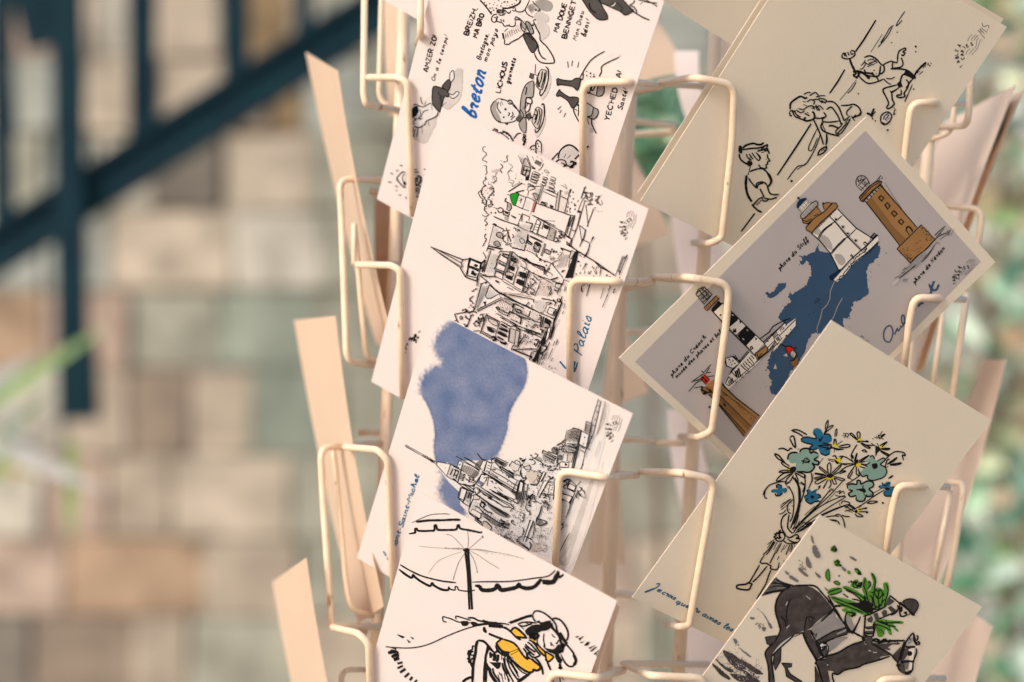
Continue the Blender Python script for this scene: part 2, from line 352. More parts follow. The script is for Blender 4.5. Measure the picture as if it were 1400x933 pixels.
# cards in the other pockets of the rack: four corners with their own depths
def quad_card(c4, label, paper, cat='postcard', thick=.0005, bow=.002, edge=None):
    A, B, Cc, D = [P(x, y, d) for x, y, d in c4]; n = (B - A).cross(D - A).normalized()
    if n.y > 0: n = -n
    m = MB(); N = 10; vs = []
    for q in (0, 1):
        for i in range(N + 1):
            for j in range(N + 1):
                a, b = i / N, j / N; vs.append((A * (1 - a) + B * a) * (1 - b) + (D * (1 - a) + Cc * a) * b + n * (bow * 4 * b * (1 - b) - thick * q))
    id_ = lambda i, j, q: q * (N + 1) ** 2 + i * (N + 1) + j
    fs = []
    for i in range(N):
        for j in range(N): fs += [(id_(i, j, 0), id_(i, j + 1, 0), id_(i + 1, j + 1, 0), id_(i + 1, j, 0)), (id_(i, j, 1), id_(i + 1, j, 1), id_(i + 1, j + 1, 1), id_(i, j + 1, 1))]
        fs += [(id_(i, 0, 0), id_(i + 1, 0, 0), id_(i + 1, 0, 1), id_(i, 0, 1)), (id_(i, N, 0), id_(i, N, 1), id_(i + 1, N, 1), id_(i + 1, N, 0)),
               (id_(0, i, 0), id_(0, i, 1), id_(0, i + 1, 1), id_(0, i + 1, 0)), (id_(N, i, 0), id_(N, i + 1, 0), id_(N, i + 1, 1), id_(N, i, 1))]
    c = (A + B + Cc + D) / 4; m.add(vs, fs)
    o = m.build('postcard', paper, None, c); tag(o, label, 'postcard', 'postcards in the wire rack'); return o, (A, B, Cc, D, n, c)
side = [
    ([(418, 72, .945), (461, 97, .855), (540, 480, .835), (514, 470, .925)], 'slim edge on glow tinted peach postcard at upper left, its pointed top against the railing', paper_peach_dim),
    ([(402, 438, .935), (458, 432, .845), (524, 830, .825), (489, 853, .915)], 'slim edge on glow tinted peach postcard at mid left with a flat top', paper_peach_dim),
    ([(372, 796, .925), (418, 763, .835), (490, 1120, .815), (452, 1150, .905)], 'slim edge on pale postcard at lower left corner of the rack', paper_peach_dim),
    ([(1290, 168, .965), (1388, 116, .885), (1240, 545, .865), (1190, 520, .94)], 'glow tinted peach edge on postcard leaning out at the upper right behind the wires', paper_peach_glow),
    ([(1312, 172, .975), (1399, 121, .895), (1262, 505, .875), (1204, 520, .95)], 'postcard with dark navy picture edge behind the upper right peach card', paper_peach_glow),
    ([(1347, 492, .94), (1376, 492, .90), (1284, 800, .88), (1226, 752, .92)], 'narrow pale postcard rising behind the bouquet card at right', paper_peach_glow),
    ([(1296, 812, .93), (1357, 857, .89), (1320, 1000, .87), (1240, 1000, .92)], 'pale postcard poking out behind the right corner of the horse card', paper_peach_glow),
    ([(858, -50, 1.00), (893, 18, 1.00), (937, 97, .98), (806, 130, .98)], 'orange glow tinted blank card deep in the gap right of the breton card', paper_peach_dim),
    ([(826, 120, 1.00), (868, 215, 1.00), (915, 320, .98), (830, 352, .98)], 'orange glow tinted blank card corner in the gap beside the top right of the harbour card', paper_peach_dim),
    ([(835, 420, 1.00), (851, 446, 1.00), (887, 536, .98), (820, 566, .98)], 'orange glow tinted blank card corner in the gap left of the lighthouse card', paper_peach_dim),
    ([(812, 560, 1.02), (842, 560, 1.02), (853, 772, 1.00), (806, 770, 1.00)], 'blank hanging card in the gap below right of the abbey card', paper_peach_dim),
    ([(918, 285, .97), (985, 285, .95), (990, 420, .95), (936, 415, .97)], 'pink blank card behind the wires between children card and lighthouse card', paper_white),
    ([(912, 560, .97), (950, 560, .95), (985, 700, .95), (932, 700, .97)], 'pink blank card behind the lower left wire of the lighthouse card', paper_white),
    ([(936, 820, .95), (1000, 840, .94), (1010, 1010, .94), (946, 1010, .95)], 'pink blank card below the lower left corner of the bouquet card', paper_white),
    ([(922, 70, .97), (955, 70, .95), (968, 160, .95), (938, 165, .97)], 'small pink blank card behind the post left of the children card', paper_white),
    ([(512, 262, .93), (552, 258, .89), (556, 470, .88), (524, 475, .92)], 'glow tinted peach blank card behind the left wires below the breton card corner', paper_peach_dim),
    ([(527, -60, .93), (552, -60, .89), (553, 160, .88), (533, 160, .92)], 'narrow glow tinted peach blank card behind the top left wires', paper_peach_dim),
]
sides = []
for c4, lab, pp in side: sides.append(quad_card(c4, lab, pp))
ob2, (qa, qb, qc, qd, qn, qo) = sides[4]
st = [(1374, 143), (1388, 136), (1377, 180), (1356, 228), (1341, 275), (1322, 330), (1316, 326), (1335, 272), (1345, 228), (1359, 180)]
sm = MB(); hk = qn.dot(qa)
sm.add([ray(*p) * (hk / qn.dot(ray(*p))) + qn * .0028 for p in st], [tuple(t) for t in tessellate_polygon([[Vector((x, y, 0)) for x, y in st]])])
sm.build('printed_picture', mat('printed_navy', (.012, .03, .05), .5, .4), ob2, qo)

# ------------------------------------------------------------------ the rack
rack = empty('postcard_rack', P(885, 466, .93), 'cream painted wire spinner rack holding all the postcards', 'display rack')
K = rack.location
def wire(name, pts, rpx, fil=.006, m=wire_paint, card=None, off=.004):
    q = []
    for p in pts:
        d = p[2] if len(p) > 2 else None
        if d is None: d = card.hit(p[0], p[1]).y - off
        q.append(P(p[0], p[1], d))
    mb = MB(); mb.tube(fillet(q, fil) if fil else q, rpx, 12); return mb.build(name, m, rack, K, smooth=True)
r = .0017
for xs, wd in ((((556, -60), (541, 300), (527, 600), (510, 960)), .0031), (((872, -60), (856, 240), (840, 600), (827, 960)), .0034), (((984, -60), (968, 250), (948, 600), (925, 960)), .0034),
               (((1285, -60), (1268, 220), (1240, 500), (1215, 960)), .0031)):
    mb = MB(); mb.tube([P(x, y, .862) for x, y in xs], wd, 14); mb.build('post', post_glow_paint, rack, K, smooth=True)
D = .862
# left column, right hand holders
wire('wire_holder', [(866, 126, D), (905, 118, .835), (862, 112), (797, 113), (797, 250)], r, card=L1)
wire('wire_holder', [(852, 395, D), (895, 385, .83), (846, 385), (780, 382), (779, 530)], r, card=L2)
wire('wire_holder', [(842, 648, D), (872, 650, .83), (829, 653), (765, 643), (759, 780)], r, card=L3)
wire('wire_holder', [(832, 916, D), (854, 917, .83), (818, 927), (752, 919), (742, 1010)], r, card=L4)
# left column, left hand holders
wire('wire_holder', [(575, -60, .785), (575, 48, .790), (571, 60, .84)], r)
wire('wire_holder', [(545, 108, .862), (500, 106, .835), (545, 106), (557, 113), (560, 200), (565, 296)], r, card=L1)
wire('wire_holder', [(499, -60, .84), (497, 129, .835), (500, 143, .835), (545, 151, .86)], r)
wire('wire_holder', [(523, -60, .86), (518, 136, .86), (540, 152, .86)], r * .8)
wire('wire_holder', [(545, 362, .862), (484, 362, .835), (535, 363), (547, 370), (548, 443), (551, 545)], r, card=L2)
wire('wire_holder', [(520, 246, .865), (464, 245, .85), (467, 300, .85), (474, 494, .84), (516, 501, .86)], r)
wire('wire_holder', [(484, 362, .835), (484, 300, .845), (500, 490, .85), (520, 495, .86)], r * .85)
wire('wire_holder', [(525, 606, .862), (468, 611, .835), (516, 615), (530, 629), (533, 720), (539, 822)], r, card=L3)
wire('wire_holder', [(468, 611, .86), (438, 612, .85), (442, 690, .85), (454, 860, .84), (500, 864, .86)], r)
wire('wire_holder', [(455, 612, .86), (459, 640, .86), (473, 800, .85), (480, 835, .85), (510, 842, .86)], r * .85)
wire('wire_holder', [(525, 857, .862), (451, 857, .835), (490, 866), (504, 880), (508, 1000)], r, card=L4)
wire('wire_holder', [(500, 916, .86), (466, 916, .85), (470, 1000, .85)], r * .8)
# right column, left hand holders (closed loops in front of the cards)
wire('wire_holder', [(968, 119, D), (900, 114, .83), (950, 106), (1004, 116), (1001, 196), (987, 326), (970, 333), (948, 332, D)], r, card=R1)
wire('wire_holder', [(965, 386, D), (891, 379, .83), (940, 379), (997, 388), (993, 440), (973, 590), (955, 598), (930, 597, D)], r, card=R2)
wire('wire_holder', [(980, 652, D), (873, 645, .83), (929, 646), (977, 655), (964, 732), (942, 856), (927, 857), (912, 853, D)], r, card=R3)
wire('wire_holder', [(970, 909, D), (850, 907, .84), (890, 924), (965, 927), (960, 1000)], r, card=R4)
# right column, right hand holders
wire('wire_holder', [(1320, 142, .85), (1275, 140), (1246, 141), (1237, 212), (1234, 255)], r, card=R1)
wire('wire_holder', [(1331, 40, .83), (1329, 94, .83), (1323, 172, .83), (1284, 174, .86)], r)
wire('wire_holder', [(1305, 140, .85), (1302, 182, .85), (1262, 194, .862)], r * .8)
wire('wire_holder', [(1318, 410, .82), (1275, 407), (1250, 407), (1243, 440), (1236, 505)], r, card=R2)
wire('wire_holder', [(1322, 400, .83), (1300, 560, .83)], r)
wire('wire_holder', [(1290, 420, .86), (1274, 540, .86)], r * .8)
wire('wire_holder', [(1290, 281, .86), (1344, 286, .85), (1335, 345, .85)], r)
wire('wire_holder', [(1296, 666, .81), (1250, 664), (1228, 664), (1219, 700), (1210, 770)], r, card=R3)
wire('wire_holder', [(1280, 659, .86), (1319, 661, .83), (1305, 750, .83), (1293, 810, .83)], r)
wire('wire_holder', [(1300, 670, .86), (1275, 800, .86)], r * .8)
wire('wire_holder', [(1290, 928, .83), (1240, 928), (1200, 929), (1196, 990)], r, card=R4)
# rings between the posts and loops of the far pockets
wire('cross_wire', [(862, 166, .90), (922, 172, .93), (922, 181, .95), (864, 184, .93)], r * 1.1, m=post_glow_paint)
wire('cross_wire', [(846, 601, .89), (893, 602, .91)], r, m=post_glow_paint)
wire('cross_wire', [(899, 606, .91), (935, 606, .89)], r, m=post_glow_paint)
wire('cross_wire', [(830, 811, .88), (872, 815, .90)], r * 1.2, m=post_glow_paint)
wire('cross_wire', [(490, 592, .90), (522, 592, .90)], r, m=post_glow_paint)
wire('cross_wire', [(857, 455, .90), (890, 452, .92)], r, m=post_glow_paint)
wire('cross_wire', [(540, 265, .90), (505, 262, .90)], r, m=post_glow_paint)
# ================================================================== INK: printed drawings and lettering
def inkmat(n, c, c2=None, ns=400): return mat(n, c, .7, .08, col2=c2, nscale=ns)
INK = dict(k=inkmat('ink_black', (.012, .011, .011)), d=inkmat('wash_dark_grey', (.085, .078, .075), (.060, .055, .053), 160), g=inkmat('wash_mid_grey', (.33, .31, .295), (.27, .25, .24), 160),
           l=inkmat('wash_light_grey', (.56, .52, .50), (.48, .45, .435), 120), v=inkmat('wash_pale_grey', (.70, .65, .625), (.64, .59, .57), 120), b=inkmat('ink_blue', (.012, .13, .40), (.010, .10, .34), 200),
           B=inkmat('ink_teal_blue', (.015, .14, .27), (.012, .11, .22), 200), n=inkmat('ink_navy', (.010, .028, .065)), s=inkmat('map_navy', (.045, .092, .165), (.040, .082, .150), 60),
           y=inkmat('ink_mustard', (.68, .40, .055), (.64, .37, .045), 80), Y=inkmat('ink_yellow', (.72, .58, .02)), G=inkmat('ink_green', (.10, .30, .035), (.075, .24, .03), 150), E=inkmat('ink_emerald', (.01, .25, .02)),
           r=inkmat('ink_brick', (.36, .17, .13)), R=inkmat('ink_red', (.62, .02, .008)), o=inkmat('lighthouse_ochre', (.37, .195, .075), (.32, .165, .06), 90), O=inkmat('lighthouse_ochre_dark', (.26, .135, .05), (.22, .11, .04), 90),
           P=inkmat('picture_ground_grey', (.485, .44, .425), (.47, .425, .41), 30), W=inkmat('lighthouse_white', (.80, .73, .64)), Q=inkmat('lighthouse_stone_grey', (.50, .45, .41), (.44, .40, .37), 60),
           c=inkmat('petal_sage', (.26, .40, .33), (.22, .36, .30), 90), C=inkmat('petal_blue', (.025, .165, .30), (.022, .14, .26), 120), H=inkmat('horse_charcoal', (.085, .070, .066), (.050, .041, .039), 260),
           x=inkmat('ink_soft_grey', (.17, .16, .155)), z=inkmat('ink_faint', (.42, .37, .33)), w=inkmat('print_white', (.62, .60, .60)))
def draw(ink, fr, src):
    """lines such as «l k 1.2: 10,20 30,40»: l smooth line, s straight line, f/p smooth/straight fill, o fill with black outline, d dots, h hatching of a quad, e ellipse"""
    x0, y0, sc = fr
    for ln in src.strip().split('\n'):
        ln = ln.strip()
        if not ln: continue
        head, body = ln.split(':'); hd = head.split(); cmd = hd[0]; m = INK[hd[1]]; wd = (float(hd[2]) if len(hd) > 2 else 1.1) * (ink.fat if hd[1] in 'kbBs' else 1.1)
        for part in body.split(';'):
            pts = [tuple(float(q) for q in t.split(',')) for t in part.split()]
            pts = [(x0 + p[0] / sc, y0 + p[1] / sc) for p in pts]
            if not pts: continue
            if cmd == 'l': ink.line(pts, wd, m, .45, True, .10)
            elif cmd == 's': ink.line(pts, wd, m, .2, False, .10)
            elif cmd == 'f': ink.fill(pts, m)
            elif cmd == 'p': ink.fill(pts, m, smooth=False)
            elif cmd == 'u': ink.fill(pts, m, smooth=True, rough=.25)
            elif cmd == 'o': ink.fill(pts, m); ink.line(pts + [pts[0]], wd, INK['k'], .1, True, .12)
            elif cmd == 'q': ink.fill(pts, m, smooth=False); ink.line(pts + [pts[0]], wd, INK['k'], .1, False, .12)
            elif cmd == 'd': ink.dots(pts, wd, m)
            elif cmd == 'h':                        # n strokes between edge p0-p1 and edge p3-p2
                n = int(float(hd[3]))
                for i in range(n):
                    t = (i + .5) / n + ink.r.uniform(-.15, .15) / n
                    a = (pts[0][0] + (pts[1][0] - pts[0][0]) * t, pts[0][1] + (pts[1][1] - pts[0][1]) * t); b = (pts[3][0] + (pts[2][0] - pts[3][0]) * t, pts[3][1] + (pts[2][1] - pts[3][1]) * t)
                    e0, e1 = ink.r.uniform(0, .12), ink.r.uniform(.85, 1)
                    ink.line([(a[0] + (b[0] - a[0]) * e0, a[1] + (b[1] - a[1]) * e0), (a[0] + (b[0] - a[0]) * e1 + ink.r.uniform(-.3, .3), a[1] + (b[1] - a[1]) * e1)], wd, m, .5, False)
            elif cmd == 'D':                        # scatter of short dabs inside a quad
                n = int(float(hd[3]))
                for i in range(n):
                    u, v = ink.r.random(), ink.r.random(); q = [pts[0][j] * (1 - u) * (1 - v) + pts[1][j] * u * (1 - v) + pts[2][j] * u * v + pts[3][j] * (1 - u) * v for j in (0, 1)]
                    an = ink.r.uniform(0, 3.14) if len(hd) < 5 else math.radians(float(hd[4])) + ink.r.uniform(-.3, .3); L = ink.r.uniform(.6, 2.2)
                    ink.line([(q[0], q[1]), (q[0] + math.cos(an) * L, q[1] + math.sin(an) * L)], wd * ink.r.uniform(.6, 1.3), m, .4, False)
            elif cmd == 'c':                        # scribble: wandering curl along the given line
                q = smooth_path(pts, 6); out = []
                amp = float(hd[3]) * 1.1 / sc if len(hd) > 3 else 1.5
                for i, p in enumerate(q):
                    out.append((p[0] + ink.r.uniform(-amp, amp), p[1] + ink.r.uniform(-amp, amp)))
                ink.line(out, wd, m, .3, True, .3)
GL = {
 'A': '0,0 1.9,7 3.8,0;.8,2.4 3,2.6', 'B': '0,0 .1,7 2.4,6.8 3.1,5.3 2,3.8 .2,3.6;2,3.8 3.7,2.6 3.2,.6 0,0', 'C': '3.6,6 2.2,7 .5,5.3 0,3 1,.5 2.4,0 3.7,.9', 'D': '0,0 .1,7;0,7 2.4,6.5 3.8,3.6 2.6,.6 0,0',
 'E': '3.3,7 .1,6.9;.1,7 0,0;0,0 3.4,.1;0,3.6 2.8,3.6', 'G': '3.6,6.2 2,7 .4,5 .2,2 2,0 3.7,1 3.7,3.1;3.8,3.2 2.3,3.2', 'H': '0,0 .1,7;3.7,0 3.7,7;0,3.6 3.7,3.6', 'I': '0,0 0,5.2;0,6.8 0,7.2', 'J': '3,7 2.6,1 1,-1.6 -1.6,-2.2;1,7 4,7.2',
 'K': '0,0 0,7;3.4,7 .2,3.4;.6,3.8 3.6,0', 'L': '0,7 0,0;0,0 3.2,.1', 'M': '0,0 .6,7;.6,7 2.3,3;2.3,3 4,7;4,7 4.7,0', 'N': '0,0 .1,7;.1,7 3.6,0;3.6,0 3.7,7', 'O': '2,7 .3,5.6 .1,2 1.8,0 3.6,1.6 3.8,5 2,7', 'P': '0,-1 .4,7 3,6.6 3.4,4.8 1.6,3.4 .4,3.4',
 'R': '0,0 .1,7 2.6,6.7 3.1,5.1 2,3.7 .2,3.4;1.5,3.5 3.6,0', 'S': '3.5,6.2 2,7 .4,5.8 1,4.2 2.9,3 3.3,1.2 1.8,0 0,.8', 'T': '0,6.9 4,7;2,7 2,0', 'U': '0,7 .1,1.6 1.8,0 3.5,1.6 3.6,7', 'V': '0,7 1.9,0;1.9,0 3.8,7', 'Y': '0,7 1.9,3.6;3.9,7 1.9,3.6 1.7,0', 'Z': '.2,7 3.6,7;3.6,7 0,0;0,0 3.8,.1', 'À': '0,0 1.9,7 3.8,0;.8,2.4 3,2.6;1,9 2.2,8.2',
 "'": '0,7.4 -.3,5.8', '!': '.6,7.6 0,2.4;0,.5 0,.2', ',': '.3,.5 0,-1.2', '-': '0,2.6 2,2.8', '.': '0,.3 0,0',
 'a': '2.6,3.6 1,3.8 0,1.8 .8,.1 2.2,1.2 2.7,3.6 2.6,.6 3.6,.3', 'b': '0,2 1.2,5 1.2,7.2 .5,7 .4,1 1.4,0 2.6,1.2 2.2,3 1,2.6', 'c': '2.5,3.2 1.4,3.8 .1,2 .9,.1 3,.8', 'd': '2.6,3.4 1,3.7 0,1.6 1,0 2.4,1.4 3,7.2 2.8,.6 3.7,.4',
 'e': '0,1.6 2.2,2.6 1.8,3.9 .6,3.4 .2,1.4 1.2,0 3,.9', 'é': '0,1.6 2.2,2.6 1.8,3.9 .6,3.4 .2,1.4 1.2,0 3,.9;1.4,5 2.6,6.2', 'f': '0,2.6 2,5.6 1.8,7.4 .9,6.8 .7,0 .4,-3 1.2,-2 2.6,1.4', 'g': '2.5,3.6 .9,3.7 .1,1.8 1,.2 2.4,1.4 2.6,3.6 2.4,-2 1.2,-3.4 .3,-2.4 3.4,.8',
 'h': '0,2 1.2,5.4 1,7.3 .4,6.4 .4,0;.4,2.4 1.6,3.8 2.3,2.8 2.4,.4 3.4,.4', 'i': '0,2.4 .6,3.7 .6,.5 1.6,.4;.9,5.4 1,5.6', 'k': '0,2 1.2,5.4 1,7.3 .4,6.4 .4,0;.4,2 2,3.6 1.2,2 2.4,.2 3.2,.5', 'l': '0,1.4 1.5,5.2 1.2,7.3 .4,6 .5,1 1.1,0 2.1,.9', 'm': '0,3.2 .5,3.7 .5,0;.5,2.6 1.5,3.8 2,2.8 2,0;2,2.6 3.1,3.8 3.7,2.8 3.7,.6 4.6,.4',
 'n': '0,3.2 .5,3.7 .5,0;.5,2.4 1.6,3.8 2.4,2.8 2.4,.6 3.3,.4', 'o': '1.5,3.8 .2,2.6 .4,.6 1.6,0 2.6,1.4 2.3,3.3 1.3,3.8 3,3.2', 'p': '0,2.4 .8,3.7 .5,-3.4;.7,2.4 2,3.8 2.8,2 1.8,.2 .7,.8', 'q': '2.5,3.6 .9,3.7 .1,1.8 1,.2 2.4,1.4 2.7,3.6 2.2,-3.2;2.4,-1 3.6,1', 'r': '0,2.6 .8,4 1.2,3.3 2.2,3.4 1.9,.8 2.8,.4', 's': '0,.9 1.5,3.9 2.2,1.6 1.3,0 .2,.5;1.6,0 2.8,.6', 't': '0,2 1.3,6;1.3,6 .9,.6 2.4,.5;0,4 2.4,4.3',
 'u': '0,3.4 .5,3.7 .5,1 1.3,0 2.4,1.4 2.6,3.7 2.6,.6 3.5,.4', 'v': '0,3.4 .6,3.6 1.2,0 2.4,3.7 3,3.5', 'y': '0,3.4 .5,3.7 .7,1 1.6,.2 2.5,1.4 2.7,3.7 2.3,-2 1.2,-3.4 .4,-2.4 3.4,.7', 'x': '0,3.6 2.6,0;2.6,3.7 0,0', ' ': ''}
def write(ink, text, a, b, h, w, m, slant=0, sag=0, gap=1.25, up=None, jit=.12):
    """hand lettering on a baseline from pixel a to pixel b, cap height h pixels"""
    adv = []; x = 0
    for ch in text:
        g = GL[ch]; xs = [float(p.split(',')[0]) for q in g.split(';') for p in q.split()] or [0, 1.6]
        adv.append((x - min(xs) * 0, ch)); x += max(xs) + gap
    x -= gap; L = math.hypot(b[0] - a[0], b[1] - a[1]); ux, uy = (b[0] - a[0]) / L, (b[1] - a[1]) / L; vx, vy = up or (uy, -ux); kx = L / x; ky = h / 7
    for x0, ch in adv:
        oy = ink.r.uniform(-jit, jit) * 2
        for q in GL[ch].split(';'):
            pts = [tuple(float(c) for c in p.split(',')) for p in q.split()]
            if len(pts) < 2: continue
            out = []
            for (gx, gy) in pts:
                gy += oy; X = (x0 + gx + ink.r.uniform(-jit, jit) + slant * gy) * kx; Y = (gy + ink.r.uniform(-jit, jit)) * ky; t = X / L
                Y -= sag * 4 * t * (1 - t)
                out.append((a[0] + ux * X + vx * Y, a[1] + uy * X + vy * Y))
            ink.line(out, w * 1.32, m, .25, len(out) > 2, .12)
def arc_text(ink, text, c, r, a0, a1, h, w, m):    # letters round a circle; angles in degrees, image sense
    n = len(text)
    for i, ch in enumerate(text):
        a = math.radians(a0 + (a1 - a0) * (i + .5) / n); s = 1 if a1 > a0 else -1
        cx, cy = c[0] + r * math.cos(a), c[1] + r * math.sin(a); tx, ty = -math.sin(a) * s, math.cos(a) * s; wd = abs(math.radians(a1 - a0)) * r / n * .74
        if ch != ' ': write(ink, ch, (cx - tx * wd / 2, cy - ty * wd / 2), (cx + tx * wd / 2, cy + ty * wd / 2), h, w, m, jit=.03)
def path_letters(ink, fr, text, pts, h, w, m):
    x0, y0, sc = fr; q = [(x0 + a / sc, y0 + b / sc) for a, b in pts]
    for i, ch in enumerate(text):
        a, b = q[max(0, i - 1)], q[min(len(q) - 1, i + 1)]; l = math.hypot(b[0] - a[0], b[1] - a[1]); ux, uy = (b[0] - a[0]) / l, (b[1] - a[1]) / l
        cx, cy = q[i][0] - uy * h / 2, q[i][1] + ux * h / 2; d = h * .30
        write(ink, ch, (cx - ux * d, cy - uy * d), (cx + ux * d, cy + uy * d), h, w, m, jit=.02)
def postmark(card, fr, outer, inner, waves, h=4.0, sig=None):
    k = Ink(card, .00012)
    path_letters(k, fr, 'TABLEÀ', outer, h, .85, INK['k']); path_letters(k, fr, 'CARTES', inner, h, .85, INK['k'])
    draw(k, fr, 'l x .6: ' + waves)
    k.build('postmark')
def P_(s): return [tuple(float(c) for c in t.split(',')) for t in s.split()]

def wash(card, name, poly, paper_c, tone, light, soft, step=1.5, seed=1, m=None, blotch=.35):
    """watercolour: a fine sheet whose pigment thins out towards the soft edges; soft(x, y) gives the width of the edge in pixels"""
    import numpy as np
    from mathutils import noise
    P0 = smooth_path([poly[-1]] + poly + poly[:2], 5)[5:-5]; xs = [p[0] for p in P0]; ys = [p[1] for p in P0]
    A = np.array(P0); B = np.roll(A, -1, 0)
    nx = int((max(xs) - min(xs) + 24) / step); ny = int((max(ys) - min(ys) + 24) / step); x0, y0 = min(xs) - 12, min(ys) - 12
    gx, gy = np.meshgrid(x0 + np.arange(nx) * step, y0 + np.arange(ny) * step); Q = np.stack([gx.ravel(), gy.ravel()], 1)
    D = np.full(len(Q), 1e9); ins = np.zeros(len(Q), bool)
    for a, b in zip(A, B):
        ab = b - a; t = np.clip(((Q - a) @ ab) / max(ab @ ab, 1e-9), 0, 1); D = np.minimum(D, np.hypot(*(Q - a - t[:, None] * ab).T))
        c = ((a[1] > Q[:, 1]) != (b[1] > Q[:, 1])); xi = (b[0] - a[0]) * (Q[:, 1] - a[1]) / ((b[1] - a[1]) or 1e-9) + a[0]; ins ^= c & (Q[:, 0] < xi)
    sd = np.where(ins, D, -D); dens = np.zeros(len(Q)); cols = []
    for i, (x, y) in enumerate(Q):
        s_ = soft(x, y); n = noise.noise(Vector((x * .045, y * .045, seed))); n2 = noise.noise(Vector((x * .25, y * .25, seed + 5))); n3 = noise.noise(Vector((x * .8, y * .8, seed + 9)))
        d = min(1, max(0, (sd[i] + n2 * s_ * .35 + n3 * .3) / s_ + .5)); d = d * d * (3 - 2 * d); rim = 1 + .18 * math.exp(-((sd[i] - 1.6) / 1.5) ** 2) * (1 if s_ < 4 else 0)
        k = min(1, max(0, .70 + n * blotch * 1.3 + .12 * n2 + .22 * n3)); pig = [(tone[j] * k + light[j] * (1 - k)) / rim for j in range(3)]
        dens[i] = d; cols.append(tuple(paper_c[j] * (1 - d) + pig[j] * d for j in range(3)))
    Ai = [card.pt(float(x), float(y), .00006) for x, y in Q]; fs = []
    for r_ in range(ny - 1):
        for c_ in range(nx - 1):
            q = [r_ * nx + c_, (r_ + 1) * nx + c_, (r_ + 1) * nx + c_ + 1, r_ * nx + c_ + 1]
            if max(dens[k] for k in q) > .01: fs.append(q)
    used = sorted({i for f in fs for i in f}); mp = {u: i for i, u in enumerate(used)}
    me = bpy.data.meshes.new(name); me.from_pydata([tuple(Ai[u] - card.c) for u in used], [], [[mp[i] for i in f] for f in fs])
    at = me.color_attributes.new('tint', 'FLOAT_COLOR', 'POINT')
    for i, u in enumerate(used): at.data[i].color = (*cols[u], 1)
    me.materials.append(m); ob = bpy.data.objects.new(name, me); COL.objects.link(ob); ob.parent = card.ob
    return ob
wash_m = attr_mat('watercolour', .75, .10, 900, .15, 900, .25)
# ------------------------------------------------------------------ breton card
K1 = Ink(L1)
F1 = (640, 0, 13.93); F2 = (780, 0, 11.67); F3 = (540, 80, 7.775); F4 = (660, 80, 5.833); F5 = (750, 70, 7.775); F6 = (510, 210, 10.37); F7 = (520, 0, 7); F8 = (700, 0, 7)
# woman in a tall headdress
draw(K1, F1, """
u v: 880,200 1010,310 1100,400 1250,420 1300,600 1393,700 1393,200 1200,340 1000,260
u l: 900,310 960,320 1040,380 1100,400 1130,560 1080,600 1030,520 1000,400 900,380
u g: 1290,20 1393,20 1393,200 1360,220 1300,100
l k 1.5: 230,0 330,110 460,280
l k 1.6: 650,150 760,158 880,120 960,80 1000,30 990,0
l k .9: 545,210 590,180 640,190 690,165 ;560,250 610,215 660,215 720,195;580,270 640,290 690,280 720,240;540,230 600,240 650,240 700,220;720,200 760,250 800,250 820,200;850,160 900,150 910,190 880,215 850,190
c k .7 9: 550,215 600,200 650,210 700,190;600,280 650,290 690,260;560,240 640,250 680,230;700,210 760,240 810,230
l k 1.1: 560,270 500,280 455,340 460,400 510,425 550,390 540,340 500,330
l k 1.1: 540,300 570,330 540,390 600,420 660,440 700,500 760,490 850,505 900,480 905,400
l k .9: 620,370 640,380 630,410;690,370 670,400 700,410;740,470 770,490 800,470;790,460 800,500
l k 1.2: 905,330 905,380 970,370 1030,400 1005,470 1030,560 1080,610
l k 1.1: 900,200 960,225 1030,225 1085,190
l k 1.1: 1180,0 1130,110 1095,180 1130,260 1210,315 1300,335 1310,290 1370,200 1360,140 1290,90 1230,20
d k .75: 320,50 415,70 355,100 490,90 512,48 425,157 545,160 490,195 452,225 630,115 590,10 760,35 750,100 800,115 845,85 690,40 710,35 890,65 925,10 470,150 560,100 650,60
h x .6 11: 1150,110 1260,40 1350,170 1210,280
h x .6 9: 1130,150 1180,230 1290,180 1200,60
l k 1.2: 760,540 700,600
s k 2.2: 665,630 685,740
h x .6 9: 700,640 960,450 1040,600 740,740
s x .7: 715,650 725,740;750,620 770,710;790,590 820,700;830,565 850,660;870,570 910,650;910,560 940,630;950,540 980,600
c k 1.1 5: 700,740 705,830 750,850 800,830 850,790 900,770 960,740 1010,700 1080,650
d k .9: 1300,190 1345,215 1310,270 1330,300 1290,320
""")
draw(K1, (700, 0, 7), """
u g: 230,20 300,-10 380,20 390,80 340,110 270,80
u l: 235,130 280,110 350,150 350,200 270,220 205,180
u l: 240,225 300,205 360,260 350,340 290,385 270,330 215,260
f g: 130,210 165,200 200,260 215,320 180,320 145,270
o g 1: 35,160 85,190 100,250 130,290 110,330 125,300 140,250 80,180
o d 1.3: 110,345 150,310 215,370 245,440 200,505 150,430
l k 1.2: 150,205 180,230 200,270 210,310 185,325 155,280 135,220 150,205
l k .9: 165,230 185,290;150,240 172,300
l k 1.3: 205,190 240,270 270,330 275,385 330,440 385,520 410,590 380,605 290,600 240,560 215,500
l k 1.4: 150,310 215,370 250,430 260,490 290,545 330,570
l k 1: 140,310 170,350 220,390
d k .9: 205,240 215,225 225,190
""")
